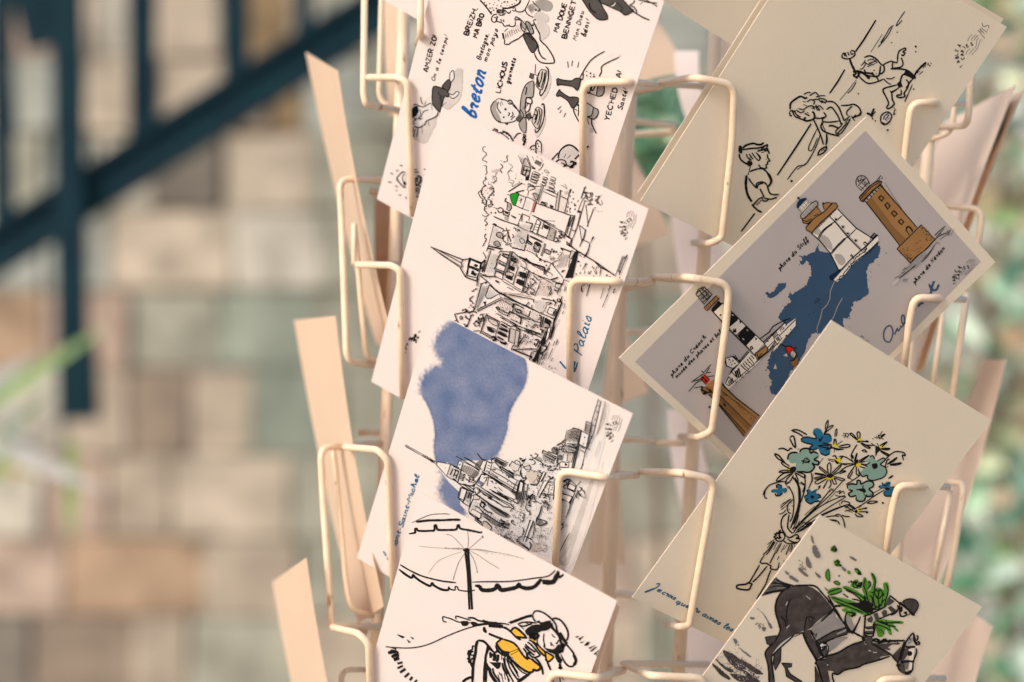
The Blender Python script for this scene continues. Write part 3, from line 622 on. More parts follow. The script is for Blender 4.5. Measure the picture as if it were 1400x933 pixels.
# figure with an umbrella cut by the top of the card, lying legs
draw(K1, F2, """
o d 1.4: 190,-20 260,100 330,200 420,290 490,320 590,305 585,230 510,100 440,-20
o d 1.4: 440,-20 480,40 560,75 680,130 790,180 870,240 930,225 1000,170 930,100 860,20 780,-20
o d 1.1: 690,50 740,40 830,130 810,180 740,160 650,110
l w 1.2: 720,40 700,80 655,100
l k 1.6: 300,40 330,150 415,205
l k 1.2: 960,100 1010,110 1060,180 1040,210 1000,170
l k .9: 1000,150 1030,170
l k 1.5: 980,170 1060,220 1150,275 1265,325
l k 1.2: 1025,0 1010,45 940,90
l k 1.1: 1080,0 1160,10 1250,40 1390,50
l k 1.1: 1200,0 1300,50 1385,105
l k 1: 1180,0 1190,40;1110,75 1160,30
""")
# man asleep on his back
draw(K1, F3, """
u l: 640,130 720,110 720,220 715,330 690,430 600,520 540,560 450,620 440,700 400,760 330,900 210,860 170,770 250,740 330,680 460,610 500,540 520,440 570,400 600,300
u v: 280,480 330,430 400,390 400,470 330,500
f w: 180,520 300,510 400,480 450,550 460,600 330,670 250,730 180,700
o w 1.2: 590,150 625,130 632,210 590,260 585,210
o d 1.3: 500,300 550,240 580,225 598,270 570,345 540,330
o d 1.4: 400,330 425,295 500,315 560,345 575,400 560,410 540,400 520,430 490,560 465,560 430,520 400,470
o w 1.2: 575,370 620,385 660,350 685,365 670,395 620,425 580,395
l k 1.1: 460,355 490,400 510,400;480,410 490,440 500,470 490,540
l k 1.1: 200,500 220,490 300,515 370,480 390,480
l k 1: 275,410 285,460 300,490;310,500 335,455;320,470 330,490;500,510 550,465;505,545 550,535;490,565 525,585
l k 1.3: 460,570 455,600 420,630 340,665 325,700 260,735 200,720
l k 1: 360,545 310,565 285,610 260,650;300,630 270,660;390,480 400,550
f k: 165,580 190,530 240,510 250,560 230,610 180,620
c k 1.6 14: 170,600 200,540 240,530 230,590 180,610
c k 1 12: 170,640 200,630 230,660 180,700
l k 1: 190,670 170,720 200,740;200,740 190,800 200,830;220,750 210,780 205,835;250,740 240,800 235,840;290,730 297,800;360,670 365,720
l k .9: 240,560 270,550 275,600 250,640 290,640
""")
# crepe eaters
draw(K1, F4, """
u l: 520,100 550,160 530,260 480,330 470,300 520,230
u l: 480,380 500,420 500,520 440,630 425,590 480,520
u v: 460,660 480,700 475,760 450,750
f v: 300,430 330,400 340,420 310,480
o w 1.1: 90,350 130,320 180,330 220,350 260,390 295,430 270,490 210,510 130,505 90,450
f g: 70,380 100,335 120,350 110,400 130,440 150,500 110,490 80,440
l k 1.2: 100,335 70,380 75,430 110,490 150,505;130,345 120,390 150,440;140,350 150,380;150,340 165,370
l k 1.2: 145,325 180,330 200,340;200,345 220,330 240,350 225,365 205,355;240,350 300,430 310,410;180,510 195,525 205,510
d k 1.3: 185,405 172,468
l k 1.2: 205,460 218,440 208,430;225,470 245,450 240,425;230,490 245,470 260,460
o g 1.2: 300,420 310,310 340,220 380,185 410,190 405,300 375,310 350,320 340,400 350,460 320,480
l k 1.2: 345,290 355,240 345,230;350,310 380,315 395,330 390,360 350,350 350,310;385,360 375,410 350,430;340,400 365,350
f d: 265,480 300,450 320,470 300,510
o g 1.1: 290,520 330,470 350,500 345,590 310,570
l k 1: 300,400 320,430 330,460 300,500;320,400 350,380
q d 1: 375,150 385,115 410,125 405,165
l k 1.1: 425,45 420,115;410,120 460,150;350,470 380,480 420,450
q d 1: 350,450 380,430 390,460 370,495
o Q 1.1: 430,200 460,100 490,90 510,110 480,240 450,240 430,215
f d: 430,150 450,170 460,220 440,225
l k 1.3: 450,110 440,180 460,225;480,100 470,170 450,215;500,110 490,170 470,235
l k 1.3: 505,65 525,90 525,170 500,250 470,295 458,280 462,250
o Q 1.1: 395,500 430,395 460,395 475,430 450,550 420,545
l k 1.3: 420,400 440,430 430,490 415,520;450,400 460,460 440,530;405,450 430,450 420,490
l k 1.3: 470,370 490,365 495,450 470,540 430,590 420,560
l k 1.2: 440,645 470,680 470,755;440,645 425,680 430,760;380,720 390,700 420,695 430,720;385,730 400,720
d k .8: 440,680 450,700 440,720 455,740 410,725 425,745
c k 1.1 6: 80,570 110,565 140,595 180,590 220,620 245,655
l k 1.1: 160,575 210,600 250,660;250,640 280,600 310,595
c k .9 5: 150,600 190,620 210,640;90,575 120,590
c k 1.3 6: 320,605 340,620 320,650 345,660 325,690 345,650 330,620
""")
# clinking bottles, raised hand, hair of a lower figure
draw(K1, F5, """
f v: 570,90 700,20 770,40 720,80 590,140 560,230 530,250 545,160
o d 1.4: 90,300 110,290 130,300 240,315 290,290 340,290 340,330 310,415 260,375 130,355 100,360
o d 1.4: 85,465 120,410 135,430 220,485 270,485 325,500 320,540 260,605 210,530 130,475 100,480
l k 1.1: 600,0 450,100 330,290;375,230 365,300 340,290
l k 1.2: 750,65 580,150 565,220 540,270
d k 1: 410,215 410,260 450,235 450,270 485,245 485,270
s k .9: 207,108 213,175;258,98 250,160;325,112 313,172;138,585 100,620;142,625 122,655;185,655 165,700
o v 1.2: 380,450 420,350 530,330 520,465 430,440
o g 1.3: 535,330 580,330 595,380 590,440 560,475 515,465
l k 1.3: 430,350 415,430 440,440 455,345;470,350 460,410 480,410 510,340
o w 1.2: 370,530 480,600 460,680 420,695 370,670
o g 1.3: 480,600 525,620 530,670 490,720 440,710 420,695 460,680
l k 1.2: 310,580 325,575 320,690;270,610 275,650 325,750;260,600 310,630;400,690 435,780;460,720 465,780 510,875;380,860 395,900
f l: 445,820 475,820 470,860 445,860
""")
draw(K1, (680, 100, 6.345), """
f l: 540,700 600,640 680,660 700,720 640,790 560,760
l k 1.6: 530,740 545,680 580,640 625,622 670,640 710,680
s k 1.7: 755,670 795,630;675,745 712,708;475,750 530,690
l k 1.2: 600,700 580,735;640,710 610,740;510,770 540,750 590,760 600,800 570,810
c k 1.5 8: 630,770 680,770 670,800 640,820 660,780
c k 1 6: 560,780 600,800 640,810
""")
# small figure in a hood with rays
draw(K1, F6, """
f v: 360,350 430,260 470,270 440,460
u l: 550,330 640,420 740,430 690,620 640,620 560,600
o w 1.1: 590,360 680,320 690,400 640,440 600,420
l k 1.5: 460,275 430,260 390,290 345,350 370,400 430,465 470,480
l k 1.1: 460,290 430,310 425,360 440,400
c k 1.5 8: 430,400 450,410 460,430 440,440
l k 1.5: 630,315 660,320 680,370 650,430 620,450 560,400
c k 1.4 9: 590,370 620,400 640,350 600,380 620,440;590,480 620,520 600,540 590,500 630,500
l k 1.3: 640,450 670,460 725,490;690,400 745,415;650,480 660,520 655,570
s k 1.3: 385,165 425,175;330,242 365,242;252,275 290,295;220,402 270,410;320,455 355,475;325,525 345,527;370,585 405,590;470,610 475,640;580,222 630,230;570,260 650,265;555,295 600,300;725,215 755,230;728,300 762,308;562,628 600,630;620,615 660,600;610,712 655,718;680,620 685,630;640,780 645,783
""")
K1.build('printed_drawing')
T1 = Ink(L1)
def wr(I, fr, t, a, b, h, w, m, **k): x0, y0, sc = fr; write(I, t, (x0 + a[0] / sc, y0 + a[1] / sc), (x0 + b[0] / sc, y0 + b[1] / sc), h, w, INK[m], **k)
T1 = Ink(L1); wr(T1, F7, 'AMZER ZO!', (455, 690), (545, 345), 6.4, 1.35, 'k'); T1.build('handwritten_words')
T1 = Ink(L1); wr(T1, F7, 'On a le temps!', (520, 780), (650, 350), 5.0, .8, 'k', slant=.2); T1.build('handwritten_words')
T1 = Ink(L1); wr(T1, F7, 'BREIZH,', (845, 340), (930, 85), 6.4, 1.5, 'k'); T1.build('handwritten_words')
T1 = Ink(L1); wr(T1, F7, 'MA BRO', (930, 365), (995, 140), 6.2, 1.5, 'k'); T1.build('handwritten_words')
T1 = Ink(L1); wr(T1, F7, 'Bretagne,', (965, 575), (1040, 330), 6.2, .95, 'k', slant=.2); T1.build('handwritten_words')
T1 = Ink(L1); wr(T1, F7, 'mon pays', (1020, 595), (1130, 285), 6.2, .9, 'k', slant=.2); T1.build('handwritten_words')
T1 = Ink(L1); wr(T1, F7, 'LICHOUS', (1150, 890), (1220, 600), 6.4, 1.4, 'k'); T1.build('handwritten_words')
T1 = Ink(L1); wr(T1, F7, 'gourmets', (1235, 800), (1300, 560), 6.0, 1.1, 'k', slant=.1); T1.build('handwritten_words')
T1 = Ink(L1); wr(T1, F8, 'MA DOUE', (440, 310), (530, 40), 6.2, 1.4, 'k'); T1.build('handwritten_words')
T1 = Ink(L1); wr(T1, F8, 'BENNIGET!', (525, 370), (625, -10), 6.4, 1.5, 'k'); T1.build('handwritten_words')
T1 = Ink(L1); wr(T1, F8, 'Mon Dieu', (620, 390), (690, 110), 5.6, .85, 'k', slant=.15); T1.build('handwritten_words')
T1 = Ink(L1); wr(T1, F8, 'béni!', (705, 355), (750, 200), 6.4, 1.1, 'k', slant=.2); T1.build('handwritten_words')
T1 = Ink(L1); wr(T1, F5, "YEC'HED MA!", (645, 740), (785, 220), 6.8, 1.35, 'k'); T1.build('handwritten_words')
T1 = Ink(L1); wr(T1, F5, 'Santé!', (780, 625), (845, 410), 6.4, 1.1, 'k', slant=.1); T1.build('handwritten_words')
T1 = Ink(L1)
write(T1, 'breton', (650, 163), (665, 99), 19, 2.5, INK['b'], slant=.40, gap=.8)
T1.build('blue_title')
# ------------------------------------------------------------------ Le Palais card
K2 = Ink(L2); K2.fat = 1.12
G1 = (640, 190, 9.333); G2 = (720, 210, 9.333); G3 = (640, 280, 9.333); G4 = (720, 280, 9.333); G5 = (610, 370, 9.333); G6 = (690, 370, 9.333); G7 = (700, 440, 9.333); GS = (580, 320, 6.222)
draw(K2, G1, """
l k .9: 225,95 195,110 195,150 240,185 230,210 200,240 190,270 240,290 235,310
l k 1: 200,340 240,350 235,390 245,430 220,460 ;235,480 220,500 240,510 200,540 200,570 240,600
c k 1.1 8: 240,590 180,640 175,690 210,740 240,800 235,850 215,900 240,930
c k 1 10: 150,670 140,700 180,760 190,810 230,830
c k .8 14: 280,620 320,640 320,700 260,740 300,800 320,850 270,860 300,780
c x .7 14: 260,560 330,640 300,700 340,720;320,480 360,500 350,540 320,560
h x .6 9: 300,400 400,370 410,420 310,440
c x .7 9: 380,430 350,470 320,510 360,530 300,560
c k .9 8: 420,320 450,350 420,400 440,430
d k .8: 428,275 455,293 485,295 470,290
l k 1: 520,210 495,225 510,270 490,290
l x .8: 520,310 570,350 540,390 510,430 550,400 570,420;505,430 530,490 520,530;510,550 560,560 570,610 600,590 630,570;540,520 590,540 570,580
d x .7: 615,445 618,470 610,500 650,520 690,518 660,545 640,570 655,555
p v: 650,190 720,190 730,240 700,310
l k 1: 645,210 700,330;750,200 810,340 840,360;700,330 740,245 800,360
q Q 1.5: 700,335 805,365 770,525 740,525 745,475 680,445
s k 2.2: 690,440 740,470;760,375 735,460;720,350 700,440;700,390 790,410;745,480 750,520;770,460 755,525
s k 1.6: 815,345 865,380;820,370 860,385;870,270 950,310;855,300 930,345;860,285 940,325
l k .9: 970,310 940,370 900,400;880,220 900,240;930,240 960,290;820,220 850,280
s k 1: 830,420 800,530;800,540 880,575
l k 1: 840,410 910,440 915,460 840,440;830,445 905,475 905,490 825,470;820,480 895,510 890,530 815,505;810,515 880,540 875,560 805,540
l k 1: 960,480 1015,500 1010,520 950,500;955,515 1005,540 1000,560 940,535;945,550 995,575 985,600 925,570
l x .9: 970,400 1000,395 1040,430 1010,430 975,410
d k .8: 952,435 1015,462 790,530
l k 1: 1060,480 1115,500 1110,530 1050,505;1045,525 1110,550 1105,575 1035,550;1035,570 1100,600 1095,630 1025,600;1025,620 1105,650 1100,670 1010,640
s k 1.8: 520,672 695,560;610,680 720,655
l k 1.1: 740,580 690,570
s k 1: 760,575 850,605 965,600;770,560 850,600;780,600 760,650 780,660 765,720
l k 1: 760,600 830,610 860,630 790,655
p l: 940,610 970,620 935,760 895,810
s k 1: 965,605 900,810;940,610 890,790
l k 1.1: 820,710 850,690 900,720 890,770 860,760 840,700;860,700 890,750
s k 1: 970,670 1120,735;985,640 1120,690;890,820 1120,900
q Q 1: 940,800 1010,820 990,850 930,825
s k 2: 945,815 1000,840;1045,845 1090,870
o E 1: 548,700 600,690 652,692 640,740 600,850 560,800 545,740
l k 1.4: 500,705 545,720
s k 1.2: 655,710 745,745;605,845 700,890
q v 1.2: 750,735 865,790 815,925 700,890
h z .5 9: 745,770 840,820 800,910 715,880
q r 1.2: 840,775 880,795 840,935 800,915
l k .9: 660,750 690,790;650,790 700,770;690,750 670,820
l k 1.4: 495,750 475,790 510,810 520,850;480,790 520,810
q Q 1.2: 510,810 550,825 560,880 530,920 500,900
h x .6 6: 515,815 550,830 550,890 510,890
""")
draw(K2, G2, """
h z .5 12: 430,470 400,730 490,750 525,580
q Q 1: 400,500 440,470 405,720 370,700
h x .6 7: 430,490 400,700 375,690 410,500
s k 1.4: 430,465 465,480;445,545 530,585;560,455 490,755
s k 1.8: 575,450 555,500
d k .9: 600,490 600,575 580,620 540,610 560,540 615,640 660,600 620,710 560,700 520,740 560,745 530,680 625,660
s k .9: 605,490 598,505;605,570 595,585;665,595 655,620;545,620 540,650;620,640 610,665;560,690 550,730;525,710 515,750;630,700 620,720
h z .6 8: 480,480 540,470 540,520 490,530
l x .7: 440,400 480,420 520,450 490,380;560,380 575,400
s k 1.5: 765,420 745,440 700,570;740,430 730,500
l k 1: 725,500 760,510 740,570 720,575
c k .9 9: 740,490 780,500 830,520 790,560 760,530 800,600 840,580 790,650 820,640 850,650
c k .8 8: 800,500 850,510 820,560;760,600 800,620
l k 1: 880,540 930,560 880,600 920,620 890,640;920,540 940,545 910,580 930,640 960,660;960,590 970,650;880,570 910,640
d x .7: 960,530 870,690 885,690 900,730 925,740 962,738 880,720
s k 1.1: 720,580 650,750;750,590 660,920;760,650 790,930
s k 1.8: 650,740 700,750;670,730 710,745
s k 1.2: 860,700 775,930;850,720 840,760
s k 1: 215,480 380,555;235,450 410,525
s k 1.3: 130,630 560,785 620,785 575,930;570,790 525,930;600,790 550,930
l k .9: 230,850 370,860
p v: 60,600 100,600 50,790 30,780
q Q 1.2: 195,610 270,630 260,665 190,645
s k 2.4: 200,620 255,650;300,655 345,680;305,665 340,688
""")
draw(K2, G3, """
p v: 330,260 460,320 415,540 270,500
s k 1.4: 330,265 270,500;330,250 460,310 445,345;265,520 450,560;275,500 240,590;250,545 340,570
l k 1.4: 320,255 335,240 365,255 350,275
o Q 1.2: 370,360 420,350 450,390 435,425 375,400
o Q 1.2: 335,480 380,460 415,500 400,530 340,510
h k .8 5: 375,370 440,390 430,420 375,400
h k .8 5: 345,475 410,495 395,525 345,505
l k 1.2: 380,50 420,35 450,60 435,95 395,90 385,60
q Q 1.5: 455,75 535,100 520,145 455,120
s k 2.6: 475,95 520,110
s k 2: 555,135 615,165;585,150 610,172
h x .7 7: 470,140 525,150 515,215 470,190
s k 1.2: 330,145 480,210 640,260 1000,420 1120,470;350,160 470,210
s x 1: 600,255 980,430
d k .9: 355,100 300,100 340,30 365,45
c k .8 7: 190,130 230,150 270,120 230,100;240,170 220,200 250,240 220,270;240,310 220,330;240,370 210,400 235,440 220,480 190,530;200,600 220,640 230,690
s k 1.2: 490,290 550,460 540,470;455,330 540,320;480,400 520,340 510,460
c k .9 7: 470,390 450,440 500,480 570,500;560,370 600,400 570,420;480,500 550,520 570,550
p v: 560,290 780,390 720,580 560,520 600,400
c k 1 6: 580,290 640,310 660,330 600,320
l k 1: 660,440 700,430 730,470 690,490 660,440;630,390 700,420
s k 1.6: 580,545 720,580 740,510;770,370 760,440 740,500
q Q 1.2: 760,440 820,490 810,510 760,480
q k 1.2: 850,480 880,470 930,500 920,530 870,520
q Q 1.2: 840,530 920,570 905,605 850,590
h k 1 5: 840,530 920,570 905,605 850,590
s x 3.2: 990,490 940,650
q Q 1.2: 990,560 1060,590 1050,635 980,605
h k 1.1 4: 990,560 1060,590 1050,635 980,605
s k 1: 1080,560 1100,600;870,610 890,660;650,115 690,130 640,260;700,110 690,210 ;690,110 790,150 780,200
p v: 660,210 820,240 790,340 660,270
s k 2: 740,215 830,240 800,310
q v 1.2: 890,180 935,215 880,370 830,340
s k 1: 860,240 925,260;850,275 910,290;840,305 900,325
s k 1.2: 830,130 1120,270;945,310 975,215 1050,260
q k 1: 980,250 1040,275 1020,310 975,290
q Q 1.2: 1060,290 1120,320 1100,460 1000,430
h x .6 10: 1060,290 1120,320 1100,460 1000,430
s k 1.2: 790,390 870,425 960,470;800,405 950,480
s k 1.5: 20,690 0,800;30,680 180,745 230,700;180,750 160,830;0,830 20,780;25,785 150,840
q Q 1.3: 40,690 165,745 150,820 10,770
q w 1.3: 10,790 150,850 120,930 0,900
s k 1: 85,745 150,775;80,755 140,785;45,845 120,880;50,860 110,895
s k 1.2: 180,745 230,705;175,800 225,760 200,850
p v: 300,580 430,600 360,720 350,910 210,870
s k 1.5: 300,580 215,860
h k .8 22: 300,590 215,860 200,850 280,590
s k 1.3: 430,580 400,610 420,625 370,700 385,720 340,820 360,830 340,910
s k 1.2: 430,590 550,600;380,690 490,750;350,810 470,850
s k 2: 440,640 510,680;400,740 480,780;370,840 460,880;445,620 530,640
h k .9 5: 440,600 540,630 510,690 420,650
h k .9 5: 400,700 500,740 480,790 380,750
h k .9 5: 370,810 470,850 450,900 360,860
s x 4.4: 560,590 470,900
s k 1: 575,590 490,930;545,590 450,900
q Q 1: 560,660 640,690 620,740 560,710
s k 2.4: 560,680 620,700;560,700 610,725
q k 1.3: 530,770 600,800 590,840 520,810
o Q 1: 500,850 580,870 570,910 490,890
h k 1.8 3: 500,880 590,910 580,935 490,920
s k 1: 650,790 600,930;700,680 1060,870;650,660 980,850
q Q 1.3: 660,850 740,870 730,930 640,900
f k: 660,870 700,860 750,900 700,920
s k 1.1: 780,840 750,930
s k 1.2: 570,590 640,650 720,680 820,740 980,790 990,830 970,870
h k .9 11: 710,680 980,800 970,840 700,720
c k 1.2 6: 740,680 800,730 860,760 900,770 970,800 980,850
c k .9 8: 680,780 740,810 800,850 850,870
l k .9: 730,570 830,610 900,670 950,700 1060,740 1120,800;800,400 870,420
d k 1.5: 930,690 925,700 1005,770 985,720
s k 1.2: 1050,800 985,885
d k .8: 1055,865 1065,880 1080,890 1090,750
""")
draw(K2, G4, """
h z .5 14: 330,280 270,430 370,470 400,330
s k 1: 310,270 260,430;390,320 350,460;80,130 500,360
c k .9 6: 400,330 450,350 420,420 470,400 500,380
d k 1: 390,420 400,430 410,450 440,460 430,400 420,470 395,465 450,420 380,470 460,380 480,400 420,390
h k 1 5: 400,330 510,370 500,450 440,380
s k 1.3: 500,350 560,150;520,360 570,150;545,400 620,150;530,400 500,360
s k 1.4: 490,365 590,440 635,320;510,400 590,440
s k 1.2: 640,320 690,110;635,320 660,250;580,320 630,330
q w 1.2: 680,260 750,315 760,310 725,450 710,460
s k 1.2: 760,310 740,400 680,530
s k 1: 860,400 820,490;715,440 800,480 815,510 780,600
s k 1.6: 780,600 735,670;800,560 760,650
s k 1.3: 520,470 650,590 760,650 860,710 940,790 1120,890;550,510 580,440;590,430 570,520
s k 1: 520,460 515,500 560,530
s k 1.8: 440,545 580,600;440,550 470,580
q Q 1.2: 580,580 625,600 575,690 550,670
p k: 625,590 670,590 660,640 595,930 495,930 590,690 610,640
h x .6 12: 450,620 560,620 520,780 370,840
s k 1: 470,600 400,690;330,740 440,690;330,750 470,930;560,680 540,800;470,830 450,860;320,745 230,880
s k 1.8: 455,855 490,830;320,390 310,400
q Q 1.2: 120,480 190,510 160,590 100,540
f k: 115,480 150,470 190,510 150,530
s k 1.1: 30,380 20,460 80,500;330,550 320,610
d k 1: 350,600 385,600 410,630 360,590 390,590 380,780 400,770 435,605
c Q 2 14: 300,660 350,680 340,690 300,690
d k .9: 690,640 690,770 640,880 690,870 860,910 670,720 660,720
s k 1.1: 675,710 668,730;695,760 690,780;770,745 725,815;755,745 750,775;750,845 740,880;830,840 800,885;865,790 855,820;900,850 895,880;690,850 686,880;640,870 632,890;1035,885 1025,910;950,800 945,870;920,790 925,800;710,650 700,660
l k .9: 950,870 935,910
""")
draw(K2, GS, """
p w: 500,440 650,540 560,560 450,640
""")
draw(K2, G5, """
p v: 480,150 560,190 680,290 700,360 400,510 370,500 440,250
s k 1.6: 465,155 370,500;530,140 440,170;520,160 500,150
h k .8 22: 470,160 370,490 350,485 440,170
s k 1.3: 560,180 510,320 530,350 580,350 690,290;560,180 640,250 690,290;440,60 540,140 640,245
s k 1.4: 410,515 700,370;400,500 690,350;440,470 520,440
s k 2.4: 635,245 665,260;485,395 510,420 500,440;500,400 520,400
s k 1.2: 640,245 1020,450 1120,500;650,265 990,440
s z 1: 700,270 900,290 1100,330;740,290 880,310 1010,340
s k 1.8: 635,120 685,145;640,130 680,150
s x 1.4: 785,205 860,240
s k 1: 730,130 980,280;740,100 860,175;870,190 960,240;750,0 720,120;540,70 640,70 720,110;440,50 540,75
q Q 1.2: 770,50 855,90 840,115 770,80
f k: 780,60 850,90 840,115 790,90
f k: 940,30 970,10 1030,50 1020,95 960,80
f k: 920,110 980,130 1000,165 960,185 910,150
q k 1: 920,100 1000,130 990,190 900,150
s k 1.2: 1060,0 990,280;1040,0 975,270;910,0 860,180
c k 1 6: 400,220 370,240 340,270;360,320 320,350 310,380 340,390;330,420 310,460
d k .8: 300,465 330,440 350,410 345,330
c k 1.1 7: 210,510 250,490 280,510 240,530;330,460 370,480 350,510 290,540 380,520 400,540
s k 1.4: 115,550 150,640 170,660;120,550 290,520;110,640 150,630
c k 1 5: 180,590 200,580 215,600 200,620 180,600
s k 1.6: 325,575 270,720;310,570 360,560
c k 1.2 6: 250,570 270,600 300,620;230,680 270,700 240,715
c k .9 14: 430,560 480,560 470,620 420,600 440,660 390,640 370,690 420,700 440,680 400,650 450,590 490,600 460,640
s k 1.5: 525,540 440,800;525,560 700,650
h k .9 20: 535,550 440,790 460,780 550,580
h k .9 12: 540,570 700,650 690,670 530,590
s k 1.2: 350,770 440,760;690,660 630,850;710,640 830,710 900,690;820,730 800,900
f k: 555,620 600,630 660,680 640,695 580,660
f k: 530,710 570,720 620,760 600,780 540,750
o Q .8: 550,600 660,650 650,700 560,650
l k 1: 520,705 630,740 610,785 530,750
f k: 720,670 790,710 775,725 710,690
f k: 700,720 790,760 775,780 690,745
f k: 680,770 780,820 765,845 670,800
f k: 670,830 740,870 730,885 665,850
s k 1: 690,700 800,760;680,760 780,810;840,740 810,880
s k 1.2: 470,770 640,860 760,930;460,790 590,870
h k 1 10: 470,780 600,840 590,870 460,800
c k 2 8: 590,850 620,840 640,870 600,890;690,900 760,930 720,920
s k 2: 760,900 780,930
q Q 1.2: 830,730 940,770 900,930 810,900
l k 1: 700,330 860,410;690,350 840,440
h k 1 9: 710,340 860,420 840,440 700,370
s k 2: 870,410 850,470;800,550 830,520 860,540
l k 1: 640,460 700,530 790,570;640,460 680,460 700,500 800,540
s k 1.1: 650,540 920,690 ;700,590 910,710;830,610 910,650;820,640 900,690
c k 1 6: 720,490 760,510;710,590 760,620;650,460 690,490
l k 1.2: 890,480 960,500 960,540 890,500;880,430 900,420 1000,480
s k 1: 860,530 1120,680;880,540 960,600;960,590 950,680;900,640 950,670
s k 1.4: 960,540 1120,615;1080,510 1060,580;1050,620 1045,640;1040,690 1030,710
s k 1.2: 870,700 1120,820;900,730 940,780 960,760
l k 1: 1030,440 1070,400;1105,430 1100,470
c k .9 6: 1020,750 1060,770 1090,760
s k 1.4: 890,770 950,770;940,850 980,870 930,920
d k .7: 1000,800 1020,810 1040,850 1000,850 1060,860 1080,900 1020,890 1050,910 1090,880 1000,900 1030,930 970,920
l k 1: 1000,810 990,840;1020,810 1010,840
""")
draw(K2, G6, """
h z .6 18: 470,130 400,300 580,330 640,130
s k 1.2: 470,125 400,310;330,290 400,310
c k 1 7: 340,100 380,110 400,150 360,180 340,220 380,230 390,270 350,280 330,260;300,160 320,200 290,250 260,280;380,60 420,100 460,120
c k .9 8: 260,200 300,220 280,270 320,300;330,130 350,160 330,190
s k 1: 320,0 240,270;340,30 310,100;360,30 620,120;400,40 600,150
s k 1.6: 600,110 640,100 690,80;620,130 740,165;730,170 690,260
q l 1.2: 660,160 730,170 710,220 650,210
c k 1 6: 590,200 600,250 580,300 620,280;640,220 660,260 690,240 680,300;700,230 720,240
c x .8 8: 560,200 590,260 560,320
l k 1.4: 690,350 680,375 705,395 720,370 700,350
s k 1.5: 740,320 720,400;640,380 480,350;770,100 740,180
c k 1.2 8: 630,370 660,400 640,440;700,400 740,400 720,430
s k 1.2: 0,340 280,440 450,530 620,600;0,290 380,360
l z 1: 20,300 200,290 300,330;50,320 350,360
f l: 400,380 520,390 530,460 480,530 410,480
f l: 340,520 460,560 430,620 330,590
f l: 300,620 400,660 370,710 290,680
c k .9 6: 400,400 440,410 ;540,400 600,410 560,440;520,430 500,480
s k 1.4: 375,360 380,400;280,440 320,395
l k 1.2: 350,430 360,470
q w 1.4: 580,460 660,490 620,570 550,530
s k 1.2: 600,510 605,520;660,490 700,490;640,500 620,570;680,500 650,590;660,510 640,580
s k 2: 740,400 640,640 620,730
s k 1.4: 700,490 650,600;700,430 690,480
s k 1.4: 130,420 110,520 80,510 40,580;110,450 130,430
l k 1.2: 150,480 210,510 200,540 150,510 150,480;150,430 260,470
s k 1.4: 340,510 320,580;220,580 460,660;110,530 220,580;230,600 210,680
q k 1.4: 530,600 600,640 580,690 520,650
s k 1.8: 510,580 480,720;450,560 480,580 460,720
s k 2.2: 460,740 500,760 480,790;520,720 560,730
c k 1 6: 430,600 440,620;300,630 310,650;350,720 400,680;270,690 290,710
d k .8: 400,700 410,710 380,720 430,720 390,690 420,690
s k 1.3: 150,690 470,800;260,750 480,850 ;190,700 480,820
c k .9 7: 270,750 320,770 300,790;340,770 380,800 430,800
s k 1.3: 580,690 520,850;640,720 590,880;630,710 600,790;540,760 480,900
f k: 480,870 520,850 530,930 480,930
s k 1.6: 620,700 640,720 600,850
l k .9: 610,610 640,600 630,640
s x .9: 700,620 690,650;680,660 670,690;660,690 655,710;720,200 700,260;800,110 790,130
s k 1: 785,190 770,230;780,370 775,385;780,410 760,480;760,510 740,550;800,210 770,260;680,870 670,920;650,900 640,920
s k 1: 920,180 890,220
l k .9: 1040,170 990,200 990,270
s k 1.1: 1100,170 1050,320
d k .8: 640,700 1060,160 1070,185
p v: 700,110 720,110 730,120 700,110
l x .8: 790,120 840,130 870,100;800,150 760,260;740,230 700,330
""")
draw(K2, G7, """
s k 1.4: 50,50 110,100 90,200;110,205 140,215 80,320 20,290;0,360 20,300
q Q 1: 60,100 110,120 80,300 40,290
s k 1.2: 160,150 150,210;185,160 170,190;150,200 130,220
D k .9 46: 180,140 330,210 250,330 90,300
D k .8 8: 100,360 200,360 200,380 100,380
c k 1.2 8: 300,230 340,220 340,260 310,300 290,260;350,230 360,280 340,320
s k 1.3: 30,345 260,340 340,340
s k 2.2: 20,345 240,435;250,335 270,345
s k 1.5: 260,380 230,490 280,510;270,380 320,370
d k 1.2: 260,440 255,460 280,400 275,480
f k: 380,230 420,220 430,270 390,300 370,270
f k: 300,430 340,350 370,300 385,350 330,470 300,520 270,500
s k 1.6: 330,350 320,430;370,330 330,500;390,290 350,380;350,420 330,540
c k 1 10: 400,300 440,300 450,340 400,370 380,400 420,390;370,400 400,420 380,470
s k 1.3: 490,260 430,370 380,400;500,30 480,60 420,250;550,60 500,220;530,90 490,200
q w 1.2: 470,80 510,60 480,190 430,250
s k 1: 590,240 570,290;560,240 530,300;530,330 500,400;500,400 470,470;530,450 505,495;500,550 475,580;440,440 420,470;460,380 440,430;490,250 460,320;440,400 400,480;385,440 370,500;410,500 380,540;370,510 350,550
d k .9: 405,585 440,600 520,585 560,585 462,612 540,660 545,650 410,580
s k 1.4: 540,640 538,665
""")
